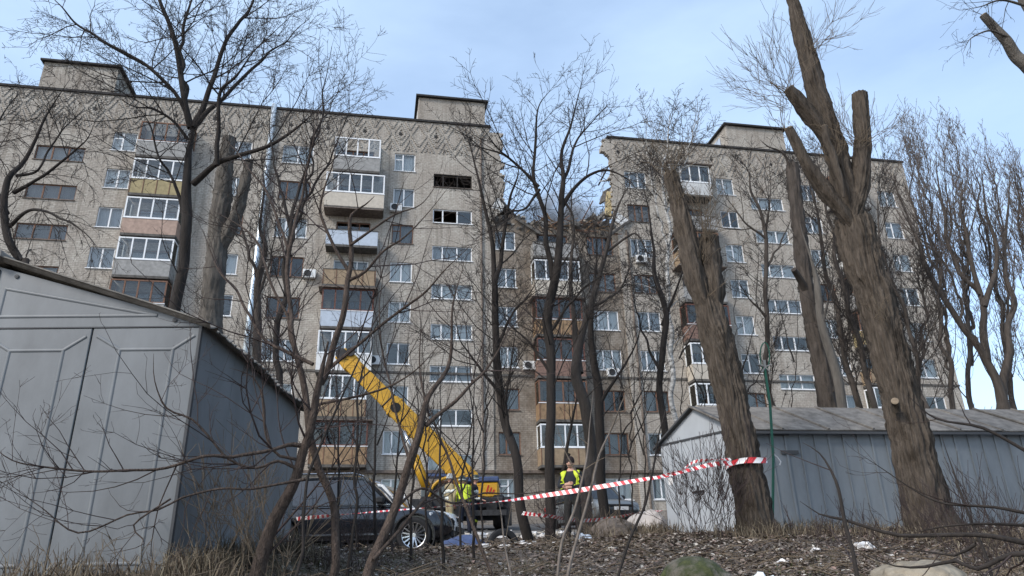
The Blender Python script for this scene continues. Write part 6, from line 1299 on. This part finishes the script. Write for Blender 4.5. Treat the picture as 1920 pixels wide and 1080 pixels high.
x, y = scatter(9000, 5.0, 12); k = (vnoise(x * .7, y * .7, 22) > .66) | ((x < -.6) & (vnoise(x * .9, y * .9, 23) > .5)); x, y = x[k], y[k]; k = ~((x < -2.85) & (y > 6.2) & (y < 10.2)); x, y = x[k], y[k]
blades('green_grass', 'sparse green grass in the foreground', x, y, .04 + .07 * NR.rand(len(x)), .003 + 0 * x, 1.0, [[.07, .095, .03], [.05, .07, .022], [.10, .11, .04]])
tb = Tubes(); r_ = np.random.RandomState(77)
for i in range(7000):
    yy = 4.6 * (17 / 4.6) ** r_.rand(); xx = (r_.rand() * 2 - 1) * .8 * yy
    if -7 < xx < -2.8 and 6.2 < yy < 10.3: continue
    L_ = .08 + .45 * r_.rand() ** 2; a = r_.rand() * 6.28; d = np.array([math.cos(a), math.sin(a), r_.uniform(-.02, .35)]); p = np.array([xx, yy, tz(xx, yy) + .015]); q = p + d * L_; m_ = (p + q) / 2 + r_.randn(3) * .03; tb.add(np.array([p, m_, q]), np.array([1, .8, .5]) * (.0022 + .00035 * yy) * r_.uniform(.7, 1.6), 3)
o = link('stick_litter', tb.mesh('stick_litter', M['twig_pale'])); o['kind'] = 'stuff'; o['label'] = 'small fallen sticks strewn over the ground'
mb = MB(); r2 = random.Random(31)
def chips(n, cx, cy, sx, sy, lo, hi):
    for i in range(n):
        x_, y_ = r2.gauss(cx, sx), r2.gauss(cy, sy); s = r2.uniform(lo, hi)
        if -7 < x_ < -2.8 and 6.2 < y_ < 10.3: continue
        Mx = Matrix.Translation((x_, y_, tz(x_, y_) + s * .3)) @ Matrix.Rotation(r2.uniform(0, 6.3), 4, 'Z') @ Matrix.Rotation(r2.uniform(-.7, .7), 4, 'X'); mb.obox(Mx, (s * r2.uniform(.7, 1.6), s * r2.uniform(.5, 1), s * r2.uniform(.3, .7)), r2.choice((0, 0, 1, 2)))
chips(170, -.1, 19.2, .8, .5, .06, .2); chips(70, .75, 18.8, .4, .4, .06, .18); chips(60, -2.2, 14.6, 1.2, .3, .05, .14); chips(90, -.2, 13.5, 1.2, 1.2, .03, .1); chips(180, 2.5, 9, 3.2, 2.2, .02, .055); chips(60, -1, 7.5, 1, 1, .02, .05); chips(120, 0, 23, 5, 2, .05, .16)
o = mb.build('rubble', [M['litter_white'], M['concrete'], M['p_beige']]); o['kind'] = 'stuff'; o['label'] = 'pale broken brick and plaster chips scattered on the ground'
